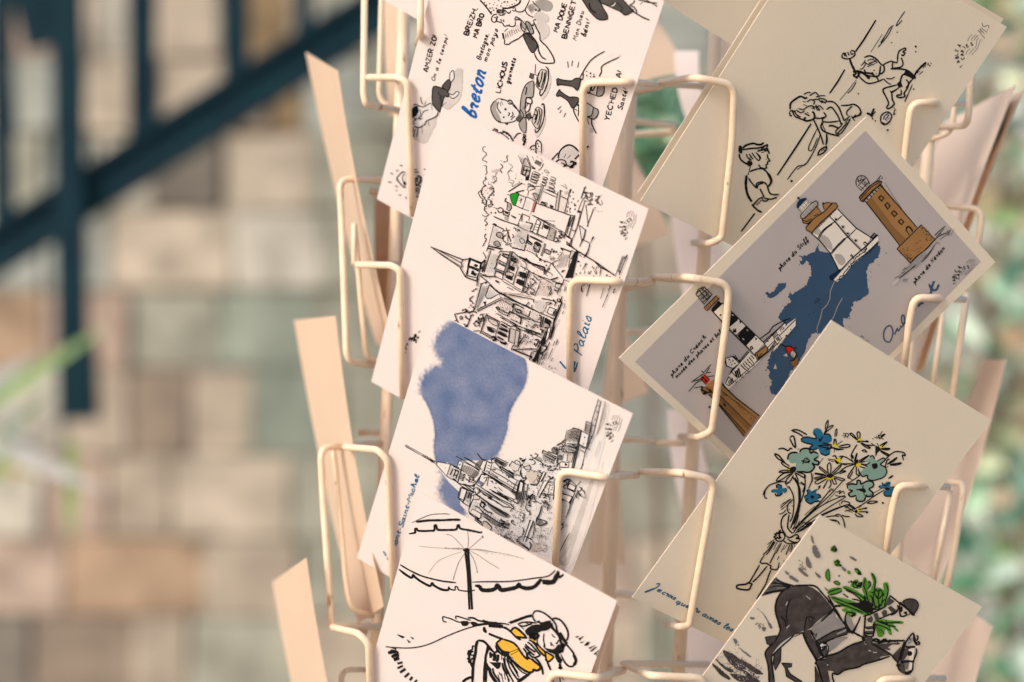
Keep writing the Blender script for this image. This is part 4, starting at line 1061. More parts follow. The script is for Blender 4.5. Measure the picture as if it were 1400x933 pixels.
draw(K2, GS, """
s k 1.3: 60,105 335,215 400,205;60,105 150,170 320,285;120,130 320,240
l x .9: 90,130 320,270;70,110 320,275
s k 1.3: 320,240 330,270 315,290 360,365;335,215 325,240
s k 1.8: 400,205 360,365;390,200 490,240 480,300;355,360 450,395 470,330;385,270 480,310
q v 1.2: 405,215 485,250 475,295 390,265
s k 2: 435,255 465,265;430,265 460,275;410,320 450,340;405,330 445,350;415,310 430,315
s k 1.6: 490,245 525,215;480,300 510,280;525,220 500,320;465,350 455,440
h k .9 16: 570,140 515,320 505,315 555,135
s k 1.2: 555,100 660,125 655,150;545,120 600,130;480,330 560,360 600,355
""")
draw(K2, (700, 320, 4.667), """
s k 1.3: 355,60 430,110 545,180 655,260 665,265;740,130 690,250;720,140 680,240;710,140 665,260
s k 1.2: 740,130 720,155;690,230 690,260
s k .9: 590,340 570,410;500,320 480,390;450,340 455,370;620,370 580,465;630,330 620,365
d k .8: 630,270 690,275 605,262 660,350 650,370 610,390 640,320
s k 1: 550,200 530,240;520,200 515,215;495,235 490,250;480,180 455,225;570,215 565,250;540,235 535,255;608,255 612,268;655,350 652,370;635,330 620,355;615,385 605,400
l k 1: 520,15 510,40;530,10 520,30;500,60 480,130
""")
draw(K2, G3, """
h x .5 9: 330,265 445,320 420,540 270,500
h x .5 12: 660,215 815,240 715,580 570,520
h x .5 10: 310,590 420,610 350,900 225,860
h k .7 9: 560,600 700,660 640,820 500,760
h k .6 8: 760,440 930,500 900,620 740,560
c k .8 6: 560,640 620,700 580,760 540,850;700,700 760,760 720,850
D k .9 70: 230,600 1100,700 1100,930 230,930
""")
draw(K2, G5, """
h x .5 12: 480,160 560,190 400,510 370,500
h x .5 7: 560,190 680,290 580,350 510,330
h k .6 10: 700,340 900,430 880,620 650,520
h x .6 8: 880,440 1000,480 1100,620 900,560
D k .9 80: 640,330 1110,520 1110,900 500,640
""")
draw(K2, G6, """
D k .9 60: 330,40 720,120 700,300 300,260
D k .9 50: 300,480 680,520 560,820 200,720
h k .7 6: 500,600 580,640 520,900 470,860
""")
draw(K2, G1, """
h x .6 8: 650,200 740,240 780,360 700,330
D k .8 36: 150,560 340,600 340,860 200,900
h x .5 8: 880,620 965,610 895,810 820,760
""")
K2.build('printed_town_drawing')
T2 = Ink(L2)
write(T2, 'Palais', (794.5, 485), (809, 434), 12.5, 1.25, INK['B'], slant=.25, gap=.7)
write(T2, 'e', (784, 512), (791, 497), 12, 1.35, INK['B'], slant=.2)
draw(T2, G7, "l B 1.7: 612,503 650,550 692,600;770,680 785,620 800,580")
T2.build('blue_title')
postmark(L2, (840, 280, 16.97), P_('285,780 240,715 185,655 160,590 155,510 178,405'), P_('280,650 255,580 250,505 270,430 325,375 375,340'),
         '340,150 300,220 295,295;405,140 355,205 345,275;450,155 410,210 400,280;465,205 455,270 450,370 390,460 370,540;520,225 500,300 490,400 440,490 415,560;360,430 325,490 320,555')
# words on the card just behind, at its lower left
K2b = Ink(L2)
draw(K2b, (500, 420, 6.22), "c k 1 9: 330,420 330,380 345,340 325,350;370,270 400,260 400,290 430,270 430,230 440,270;450,220 465,200;d")if False else None
draw(K2b, (500, 420, 6.22), """
c k 1.1 12: 330,390 330,360 345,335
c k 1.1 14: 370,270 390,280 400,260 405,290 430,270 425,235 440,270
d k .8: 330,425 355,312 360,320 430,298
s k 1: 450,220 465,200
""")
K2b.build('printed_scribble')
# ------------------------------------------------------------------ abbey mount card
def soft3(x, y):
    a = 3 if x > 640 else 10
    if y > 620: a = 3 if x < 600 and y < 645 else 12
    if x > 700: a = 2
    if x < 612 and 540 < y < 640: a = 2.5
    return a
wash(L3, 'blue_sky_wash', [(622, 438), (652, 452), (690, 471), (715, 486), (722, 505), (718, 528), (706, 548), (697, 568), (694, 590), (686, 612), (672, 640), (655, 668), (640, 690), (634, 708), (612, 696), (600, 672), (604, 650), (596, 632), (593, 612), (594, 590), (591, 572), (583, 552), (574, 535), (577, 515), (590, 502), (604, 497), (598, 488), (593, 472), (602, 452)],
     (.715, .64, .625), (.095, .140, .275), (.24, .27, .38), soft3, 1.6, 3, wash_m)
K3 = Ink(L3); K3.fat = 1.02
M0 = (540, 560, 5.83); M1 = (620, 600, 11.24); M2 = (700, 600, 11.24); M3 = (650, 670, 11.24); M4 = (730, 670, 11.24); M5 = (760, 540, 11.24); M6 = (680, 640, 5.83)
draw(K3, (0, 0, 1), """
p w: 598,638 612,632 625,640 632,630 700,628 760,620 800,588 826,560 832,556 826,610 812,660 790,725 770,770 740,758 700,738 650,712 630,690 628,672 615,660
u v: 826,560 833,562 812,640 796,690 776,760 764,760 790,690 806,640
u l: 806,660 812,662 790,740 776,772 762,765 780,730
u v: 818,640 824,640 800,730 782,772 778,770 800,700
""")
draw(K3, M0, """
s k 1: 78,285 330,435;85,280 345,425;85,295 250,385
c k 1.1 6: 220,360 250,385 290,405 330,420
c k .8 8: 240,370 280,390 300,415 320,405
q v 1.2: 330,435 345,415 445,435 415,530
h k .9 9: 445,440 530,475 500,580 420,535
s k 1.6: 445,435 415,530;530,480 505,580;415,530 505,580;445,435 530,475
s k 2: 465,470 445,520;490,480 465,535;512,490 490,550
d k .8: 405,465
q w 1.2: 525,620 580,630 545,730 505,700
h k 1.1 6: 580,640 620,660 600,760 550,730
s k 1.6: 525,620 505,700 545,740 600,775;580,630 545,740;620,655 595,770;525,620 620,655
q v 1.2: 620,790 695,830 680,870 600,820
s k 1.5: 590,800 605,760 640,680;590,800 600,830 700,900;640,690 620,680
h x .7 8: 600,780 640,720 700,760 650,800
""")
draw(K3, M1, """
f x: 240,460 400,510 330,600 220,560
f x: 400,330 470,330 420,470 330,420
f g: 150,400 330,470 260,560 130,480
s k 1.3: 0,420 110,470 170,500;0,620 60,660 130,720
s k 2.2: 20,470 90,500;10,540 60,570;0,610 50,640
q w 1.2: 90,340 155,350 120,470 60,430
d k .7: 118,345 135,365 95,400 85,435 108,390 450,385 430,430
s k 1.2: 155,350 320,430 410,500;45,265 160,330 410,480;165,280 380,410 440,470;190,285 400,400;60,270 80,290
h k .9 9: 150,360 420,480 350,600 110,480
h k 1 7: 120,500 200,540 160,650 90,620
s k 2: 130,470 70,670;150,560 180,540;140,600 175,590;130,640 160,630
c k 1 9: 190,600 230,640 270,610 240,660 300,640 320,600 290,590 250,600 340,650 290,680
c k 1.2 9: 160,690 220,710 280,720 330,700 300,730
s k 1.6: 60,670 180,710 320,820;180,690 310,770;130,720 270,800
q w 1.2: 410,440 455,340 520,340 470,490
q w 1: 520,340 600,370 560,520 480,490
s k 1.6: 520,340 480,500;370,220 440,310 530,330;375,225 420,290;470,320 500,330
s k 1.1: 540,355 585,375;530,400 575,420;520,440 565,460;510,480 555,505
s k 1.4: 600,370 640,350 700,420;600,370 590,330 640,280;640,290 700,330 840,390;660,280 850,370;590,290 620,300 640,280
h k .9 8: 610,310 700,350 850,420 700,430
h k .8 9: 620,320 650,290 850,390 800,440
s k 2: 700,430 750,430 940,560;710,440 930,580;720,420 940,540;850,480 930,530
s k 1.1: 620,430 700,470;600,460 640,480;640,460 660,470;590,520 690,590 680,600 580,540;700,470 940,600
d k .9: 630,460 650,470 620,500 850,580 840,655 740,480 760,520 860,590 900,690 935,700 660,680 640,740 650,750 600,650
s k 2.2: 470,520 620,600 980,820;440,500 500,530;560,570 740,700 970,840
s k 1.2: 590,400 580,460 620,500 800,600 1000,730;540,520 1000,790;810,550 1000,640
f x: 740,690 980,820 960,880 860,790
q w 1: 440,530 540,560 480,680 400,640
s k 1.6: 370,640 440,540 500,560;350,680 430,550;470,600 520,590 510,640
c k 1 7: 430,680 460,690 440,720 425,700
s k 1.2: 550,580 520,720;540,590 600,610;630,740 670,760;580,640 620,680;690,740 760,800
s k 1.3: 340,680 560,830 720,930;370,740 600,900;400,770 430,810 ;560,770 880,930;620,810 850,930;680,820 940,930
s k 2: 460,840 510,870;560,880 600,900
s k 1.2: 130,740 90,910;220,760 180,930;130,740 220,770 320,830;90,910 150,930
h k 1.1 6: 230,790 300,830 270,920 190,910
q l 1.2: 320,850 420,880 400,930 310,930
q w 1: 350,740 400,790 370,850 310,800
s k 1.5: 310,790 330,700;370,850 430,800
q w 1.2: 1020,640 1080,680 1040,930 970,930
s k 1.6: 1000,680 980,830;1010,640 1120,690
h x .8 7: 1000,780 1060,790 1050,930 990,930
c k .9 9: 860,420 900,360 960,340 1020,350 1050,420 1030,500 1060,540
c x .8 12: 880,430 940,480 1000,470 930,520 1020,560 950,560
f l: 880,410 980,380 1040,430 1020,500 920,480
c k 1.3 9: 1030,520 1060,590 1100,600 1120,560
c k .9 8: 1020,290 1060,300 1080,340 1120,300;1060,380 1100,400 1080,450
""")
draw(K3, M2, """
f l: 0,420 60,400 130,440 100,510 20,480
f Q: 220,520 330,480 440,520 420,640 330,690 240,620
f l: 180,380 260,370 280,460 190,450
f x: 610,150 660,130 700,180 670,210 620,200
f g: 390,290 450,280 470,350 410,340
c k .9 9: 0,350 60,370 120,400 130,430 70,500 20,470
c k .9 11: 130,290 160,340 200,320 170,400 230,430 280,400 290,460 220,470 180,420
c k .8 10: 270,240 310,250 330,300 270,320 350,330 350,380 320,400
c k 1 9: 360,220 400,240 390,280 350,300 420,330 460,360 480,420
c k 1.2 9: 150,470 130,530 180,590 230,600 180,640 130,620;430,480 460,540 440,600 400,680 350,710 290,690
c x .8 14: 240,500 300,480 360,500 420,470 400,560 330,680
c k 1 8: 390,550 430,590 390,630 420,650
s k 1.6: 480,170 690,280;480,170 470,220;520,220 690,310;500,250 660,340;560,190 700,240
h k .9 12: 470,170 690,280 640,400 480,330
c k 1.1 9: 620,140 690,130 700,180 690,220
c k 1 7: 720,100 760,60 820,60 800,110 750,130 720,170;760,170 800,150 840,180 800,210
f k: 790,20 840,5 830,40
s k 1.4: 850,70 1000,80;870,110 990,150;930,90 1010,120;870,150 980,190;840,200 1000,210
h k 1 6: 880,60 1000,90 990,160 860,130
q Q 1: 870,200 960,220 920,360 850,330
s k 1.8: 1050,40 940,500;1015,80 915,490
s k 1.1: 1120,260 1060,490;1060,120 1120,150;1100,380 1060,460
q w 1.3: 740,370 760,350 880,360 870,440 740,430
f k: 815,375 850,380 855,405 825,410
c k 1.1 9: 730,440 770,490 830,490 870,460;720,280 700,340 720,370 690,420
h k 1 9: 700,230 800,250 780,340 700,320
c k .9 9: 480,380 540,410 600,420 560,470 620,480 680,450 600,500
D k .9 90: 430,340 720,260 740,460 480,620
D k .9 70: 440,600 660,560 640,930 280,900
D k .8 40: 180,640 440,680 300,930 160,900
q w 1.2: 490,500 530,510 450,660 430,640
q w 1.1: 500,640 560,650 420,900 400,850
q w 1: 590,710 660,720 640,860 560,850
s k 1.5: 620,740 640,750;600,770 630,780;560,850 650,860 640,930
f g: 640,640 670,600 660,700 620,690
c k 1 10: 560,560 600,590 640,590 560,640 620,660
s k 1.2: 130,650 80,930;200,680 170,930;250,690 220,930;90,640 10,800
h x .8 8: 100,790 170,800 150,930 80,930
s k 2.4: 0,790 70,830;130,630 200,660
c k 1.1 9: 280,870 330,850 260,900 240,930;450,850 500,830 530,870 490,900
f k: 850,600 870,620 820,650
q v 1.2: 890,680 990,730 980,800 860,750
s k 2: 990,730 960,810 850,750;880,640 860,740;790,640 890,620 900,660
c k 1.2 9: 790,660 830,650 850,700 800,720 830,770;780,720 760,780 790,800
s k 1.1: 900,620 1000,720 1060,650
q l 1: 770,820 930,890 900,930 760,930
l k 1: 1040,730 1090,780 1100,810;1080,740 1060,790 1000,800;1110,780 1124,830;1010,780 1050,850
""")
draw(K3, M3, """
f x: 210,200 520,360 490,420 350,370 230,270
f x: 120,340 380,520 360,560 240,500 150,400
f Q: 120,480 250,560 240,640 110,600
f Q: 500,710 620,800 820,900 700,930 480,790
f Q: 850,850 950,800 1040,900 960,933 860,930
s k 2: 20,60 260,230 520,380;200,200 500,400;0,10 20,60
s k 1.4: 60,0 450,250 560,260;180,0 400,140 570,220;260,10 560,180;340,0 570,160;100,0 540,240
s k 2: 120,50 170,80;200,110 260,140;310,160 360,200
f w: 40,60 100,90 430,310 460,320 380,220 150,100
s k 1.3: 0,240 60,260 120,330 380,500 540,530;100,340 90,420 60,440 0,390;0,430 100,500 110,590
c k 1.5 8: 90,150 150,200 130,260 80,230 110,180 180,230;120,270 200,320 280,360
h k 1 7: 120,270 380,430 360,560 100,400
s k 1.4: 130,470 180,480 260,560 240,630;110,590 130,480;0,450 100,530;130,400 230,460
f k: 180,610 230,620 220,650 190,640
h k 1.3 9: 380,430 540,500 520,600 340,560
c k 1.4 9: 400,440 450,500 420,530 510,580
D k 1.1 150: 300,560 740,250 760,760 420,720
D k .9 90: 560,180 900,60 860,420 540,420
D x .9 80: 300,590 540,540 800,820 440,780
c k 1.2 9: 560,150 620,180 670,200;550,200 600,260 540,310;740,340 760,400 740,480;600,480 560,460 620,540
s k 1.3: 650,0 620,140;760,0 710,260;830,60 780,260;790,0 740,220
h k .9 7: 660,20 740,20 710,200 650,180
c k 1.2 8: 810,80 850,120 830,190 880,60;820,220 860,240 840,180;780,270 850,340 840,380
c k 1 9: 880,130 900,100 940,160 890,170;1040,150 1060,190 1090,150
s k 1.8: 1030,230 1000,360 955,430 945,500
f x: 950,480 1010,450 1060,490 1110,490 1090,520 1020,540 960,520
l k 1.2: 945,500 960,440 1040,450 1110,490 1060,520 1010,540 950,520
q w 1: 850,450 900,460 780,780 750,770
s k 1.2: 860,450 750,770;920,560 890,720;900,470 920,520 910,600
c k 1.2 9: 740,570 760,620 730,680 650,760 700,790;840,780 860,840 840,900;760,700 860,740 870,760
s k 1.3: 660,770 820,880;480,700 620,800;500,760 640,860;680,810 830,900 830,930
D k 1 60: 880,460 1120,560 1120,900 860,760
D k 1 40: 330,620 500,700 480,760 340,700
D x .9 60: 840,760 1124,800 1124,930 840,930
""")
draw(K3, M4, """
D k 1 90: 0,0 300,0 280,420 0,560
D x .9 80: 0,560 290,560 290,900 60,780
c k 1 9: 150,70 240,80 250,170;180,180 240,220 220,300;70,160 130,200
h k 1 6: 190,130 260,190 230,320 150,250
q v 1.4: 430,40 600,90 560,190 430,110
f k: 420,120 470,150 450,215 425,200
s k 1.6: 640,30 520,350;600,90 570,200;610,90 550,190
f l: 440,160 560,200 500,400 400,560 400,260
D x .8 46: 420,230 560,220 480,560 400,560
s k 1.1: 560,650 480,790 415,930
c k 1.2 7: 410,500 460,520 440,590 400,620 390,700
s x .8: 640,40 560,260;575,290 500,420;520,520 500,560;300,550 260,640
l k 1.1: 640,50 670,110 680,20 720,70 740,40 720,90;780,0 805,100;730,80 800,110;690,40 660,120
""")
draw(K3, M5, """
s k 1.4: 670,50 560,420 540,560 450,930;710,90 600,560 500,800
s k 1: 680,80 720,100;650,150 690,165;630,240 670,260;600,360 640,370;570,450 620,460;540,620 580,640;520,720 550,720;490,810 540,830
s z .9: 740,90 660,360;780,130 720,400 620,600;690,690 610,930;760,270 730,380
f v: 730,80 760,90 700,360 640,560 620,560
q Q 1.3: 480,395 560,430 530,570 460,540
h k 1 6: 480,420 540,440 520,570 460,540
q w 1.4: 410,540 525,600 480,800 370,740
d k 1: 460,640 440,735 340,660 350,620
s k 2.2: 400,540 350,740;360,740 490,810
h k 1.2 10: 200,530 380,520 340,740 160,700
h k 1 8: 280,490 400,530 300,690 180,640
s k 1.4: 270,490 380,520 440,560;190,530 150,690;200,540 300,500
f k: 100,700 150,680 130,720
c k 1 8: 30,770 60,740 120,750 110,800 60,830;0,820 60,860 20,900
s k 1.4: 350,760 310,930;160,760 330,800;370,750 330,930;260,740 340,790;390,830 470,880
h k .9 8: 180,760 330,760 300,930 150,900
D k .9 40: 0,800 160,740 200,930 0,930
f k: 100,840 150,850 130,870
""")
K3.build('printed_abbey_drawing')
T3 = Ink(L3)
wr(T3, (480, 640, 5.83), 'le Mont-Saint-Michel', (322, 748), (545, 60), 6.2, 1.15, 'B', slant=.12, gap=.5)
draw(T3, (480, 640, 5.83), "s B 1.8: 258,662 282,698")
T3.build('blue_title')
postmark(L3, (760, 540, 11.24), P_('872,705 835,665 800,620 785,570 785,515 797,450'), P_('865,630 845,590 845,525 858,470 895,435 930,425'),
         '900,305 872,350 870,390;940,305 910,350 905,385;975,315 945,360 940,390;990,345 970,440 930,500 925,555;1025,365 1000,440 990,490 950,575;915,480 895,520 892,560')
# ------------------------------------------------------------------ beach parasol card
K4 = Ink(L4)
U1 = (520, 680, 5); U2 = (510, 800, 7); U3 = (660, 800, 7)
draw(K4, U1, """
l k 2.4: 245,168 330,158 420,156 500,152 552,153
l k .7: 215,175 290,140 350,118 440,112 480,116
l k 2.2: 195,250 225,245 240,240 238,218 250,215 260,228 300,230 345,228 370,225 372,195 382,190 390,215 400,222 470,222 520,218 530,192 540,190 550,212 600,222 650,232 690,240 695,230
l k 1.6: 135,460 200,498 280,535 350,555 430,572 520,582
l k 2.4: 128,492 170,525 215,550 225,530 238,545 280,575 340,605 355,585 370,602 420,628 465,632 470,608
l k 1.4: 470,608 480,625 512,632 515,610 530,612 540,632 600,640 650,632
l k 4: 650,602 680,608 700,632 760,632 790,620 800,600 815,610 830,632 900,622 935,612 950,592 960,608 1000,620 1050,612 1085,580 1100,556
l k 5: 1110,575 1160,580 1190,570 1215,520
l k 2.4: 1100,556 1112,572;1200,560 1218,505 1225,545 1255,525
l k 1.4: 630,578 720,575 820,575 900,572 980,562 1050,552 1140,540 1175,520 1200,495
f k: 565,355 590,345 612,352 608,380 580,372
s k 2.2: 582,370 600,520 610,765
s k 2.6: 603,370 615,540 630,765
s k 1.4: 592,380 606,600 615,765
l x .7: 450,252 490,262 540,310 575,350;598,228 605,290 600,345;705,265 660,305 610,350
d k .7: 700,265 705,272 505,545 500,560 665,510
l z .8: 265,333 330,340 400,345 480,350 570,352;610,352 700,362 760,370 830,380 900,395 990,420
l x .7: 440,345 490,350 540,345 575,355;615,355 680,355 740,365 800,378;620,365 680,400 740,440 815,485;610,370 640,420 660,480 665,515;580,380 540,440 515,510 500,560
l z .7: 560,370 470,400 390,440 330,520
D x .7 18 10: 440,342 580,350 580,356 440,350
D x .7 26 12: 620,352 980,408 980,422 620,362
""")
draw(K4, U2, """
f k: 232,470 300,490 290,508 260,495
""")
draw(K4, U2, """
p k: 322,515 368,545 345,553;358,490 400,508 380,518
l k 1.2: 120,590 220,598 350,600 450,588 560,555 700,490 850,430 960,395 1050,375 1150,362
p k: 118,580 225,600 228,615 200,610
l k 3.4: 145,650 180,640 225,635;180,690 210,670 240,665
l k 4: 200,715 235,700 250,690;235,750 285,738;235,795 290,770
l k 4.4: 260,835 315,800;305,880 350,840;355,910 380,875
l k 3.6: 400,930 425,905
l k 1.5: 170,620 235,635 245,690;215,610 250,700
l k 1.3: 710,352 680,345 670,320 675,300 695,305 750,320 820,350 870,350
l k 1.3: 800,325 795,300 810,295 860,310 940,335
f k: 845,345 900,340 920,355 905,385 860,385
f k: 940,350 985,350 1015,375 985,395 955,385
l k 1.8: 915,358 945,358;910,310 965,312 1010,335 1060,345 1105,355
l k 2.4: 1000,380 1060,370 1150,362
l k 4: 1110,380 1160,385 1250,392;1115,385 1160,362
l k 1.6: 1160,362 1300,370;1300,358 1395,330
l k 2.8: 1075,400 1068,415 1085,445
l k 2.2: 1110,460 1180,490 1250,515
l k 1.6: 1200,385 1290,420 1380,490 1400,510
f y: 1190,550 1250,515 1330,540 1400,600 1300,640 1260,640 1220,610
f y: 1300,650 1400,600 1400,760 1340,690
f y: 1320,440 1370,400 1400,420 1400,485 1370,470
s k 2: 1320,440 1370,400 1400,420;1320,440 1400,500
l k 2.2: 1250,515 1190,550 1200,580 1240,630 1300,640 1400,600
l k 1.2: 1300,655 1400,620;1180,560 1190,600 1230,650 1260,670
f k: 1240,625 1300,640 1280,665 1250,665
l k 2.8: 1005,525 990,580 985,640 970,720 960,800 955,930
l k 2.4: 1005,525 1060,535 1100,570 1110,600 1090,650 1080,700 1085,800 1085,930
l k 2: 1080,550 1120,590 1150,630 1180,640 1200,600
c k 1.5 14: 975,580 930,640 915,700 940,740 960,690 940,640 960,620
f k: 915,650 940,640 935,700 960,760 950,790 920,720
l k 2.6: 860,930 890,900 945,875
l k 2.2: 1120,640 1135,660 1130,690 1125,640;1155,650 1175,670 1165,720;1200,670 1205,700
l k 2.6: 1160,660 1175,690 1160,720
p k: 1115,730 1160,745 1230,740 1215,790 1190,800 1160,770
f k: 1095,740 1110,770 1135,800 1110,815 1090,790
l k 2.8: 1120,790 1130,840 1160,890 1190,930
l k 1.8: 1150,790 1160,840 1200,900 1220,930
l k 1.4: 1235,660 1235,710;1240,740 1260,800 1290,850;1265,670 1270,760 1310,850 1350,930;1210,830 1225,860;1230,840 1240,890;1260,840 1270,900;1290,870 1300,930;1290,680 1310,780 1360,860 1390,910;1310,670 1330,740 1390,840
""")
draw(K4, U3, """
f y: 150,550 200,515 280,540 340,590 350,600 270,635 220,635 180,600
f y: 260,650 355,600 400,690 440,700 480,705 555,770 540,800 490,820 440,825 370,780 310,710
f y: 270,440 320,405 420,490 350,510
f y: 440,505 490,520 560,600 640,650 685,680 630,735 600,690 560,640 500,570
l k 2.2: 270,440 320,405 420,490;320,490 400,500 430,500
l k 2: 185,515 140,550 160,590 200,630 260,640;200,515 290,545 340,590
l k 1.3: 260,640 355,605;270,665 360,620;230,660 300,700
l k 2.4: 230,670 300,730 370,790 440,830 490,825;490,825 490,805 520,815 555,795 550,770 490,720 470,700
l k 1.3: 440,500 480,515;470,540 520,550;455,520 500,570
l k 2: 500,550 540,620 600,680;600,700 630,730 680,685 640,655 600,630
l k 2.6: 0,335 60,355 150,362;60,385 100,385 200,390
l k 1.2: 100,360 180,360 260,375
l k 2.8: 262,358 340,330 420,300 480,288
l k 1.8: 480,288 500,250 540,245 600,270 660,320 700,370 715,430 740,480 800,560 870,650 890,720 870,770 830,775 790,740 750,660
l k 1.6: 480,290 490,320 510,345
l k 2: 665,325 700,315 750,335 800,400 820,460 815,510 800,525
l k 2.6: 740,450 770,500 810,560
l k 3: 870,660 893,720 875,765
f k: 410,430 480,380 560,370 640,350 665,370 660,400 620,430 560,440 500,470 440,480
c k 2.2 16: 430,440 480,470 450,490 510,480 490,510 540,470 480,440 560,420 600,400
c k 2.2 12: 520,350 600,350 650,365 660,400
l k 1.6: 340,370 380,355 440,350 520,360;340,370 400,420
l k 1.6: 350,380 400,390 480,360;400,350 470,380
l k 1.2: 590,460 585,520 600,590;525,490 530,560 580,620 600,640
l k 1: 595,560 590,590 640,630;665,465 680,490 700,495
l k 1.3: 650,545 660,560 655,580;665,560 685,585;700,550 715,555 730,520;735,545 755,545
l k 2.4: 660,390 700,440 735,490 750,540 770,570
l k 1.6: 650,400 690,440
f k: 600,600 680,610 720,570 770,560 760,600 740,640 720,680 700,660 640,640
c k 2.6 14: 690,640 720,680 740,720 720,700;760,560 770,600 740,640
c k 1.8 10: 720,700 740,740 740,790 760,800;710,680 750,720
l k 1.3: 0,520 40,550 60,600 120,640 150,600
l k 2.2: 10,530 50,570 45,620 30,700 20,800 15,930
l k 2: 20,400 15,430 40,450
l k 2.2: 60,460 130,490 200,515
l k 2: 210,395 270,440 330,500 370,520;340,590 370,640 410,690 440,710
l k 1.8: 430,540 470,570 530,640 550,670 500,690;410,560 450,600 510,640;405,580 440,620 500,670;390,600 420,640 430,700;445,520 520,560 560,600
l k 1.8: 430,700 440,640 470,680 510,690
f k: 425,660 445,680 480,710 440,705 425,710
l k 2: 500,690 540,730 570,790 580,855;560,600 600,640 610,700 640,780 655,810
l k 2: 670,880 680,930;740,880 745,930
l k .9: 760,880 780,910
f k: 120,570 150,620 200,640 260,640 240,680 190,670 140,630
l k 1.3: 250,660 300,740 370,820 430,850;235,690 300,790 350,880;230,700 270,800 320,880 370,900;200,690 220,780 270,880;190,740 200,800 240,870 260,920;150,850 170,930;185,850 200,930;110,870 130,930
l k 1.6: 440,850 400,880 340,930
f k: 360,890 440,840 460,850 400,900 350,933 330,930
l k 2.6: 75,640 80,660;100,650 115,690 105,720;150,660 150,700 135,730
p k: 65,730 100,735 180,735 170,780 150,800 120,780
f k: 45,770 70,790 80,810 50,815
l k 2.8: 70,800 80,850 110,900 140,930
""")
draw(K4, U3, """
p k: 882,490 900,488 930,484 905,503
p k: 918,510 960,488 975,480 930,530;930,545 950,555 985,525 1002,515 960,540
p k: 970,575 1005,540 1030,545 1010,575 985,580;1010,600 1060,580 1085,570 1030,610
p k: 1025,630 1080,590 1098,590 1045,635;1060,660 1110,620 1130,625 1080,665
p k: 1085,680 1120,660 1145,660 1105,685;1115,705 1150,685 1165,690 1130,712;1135,735 1165,725 1190,722 1180,738 1155,745
""")
K4.build('printed_parasol_drawing')
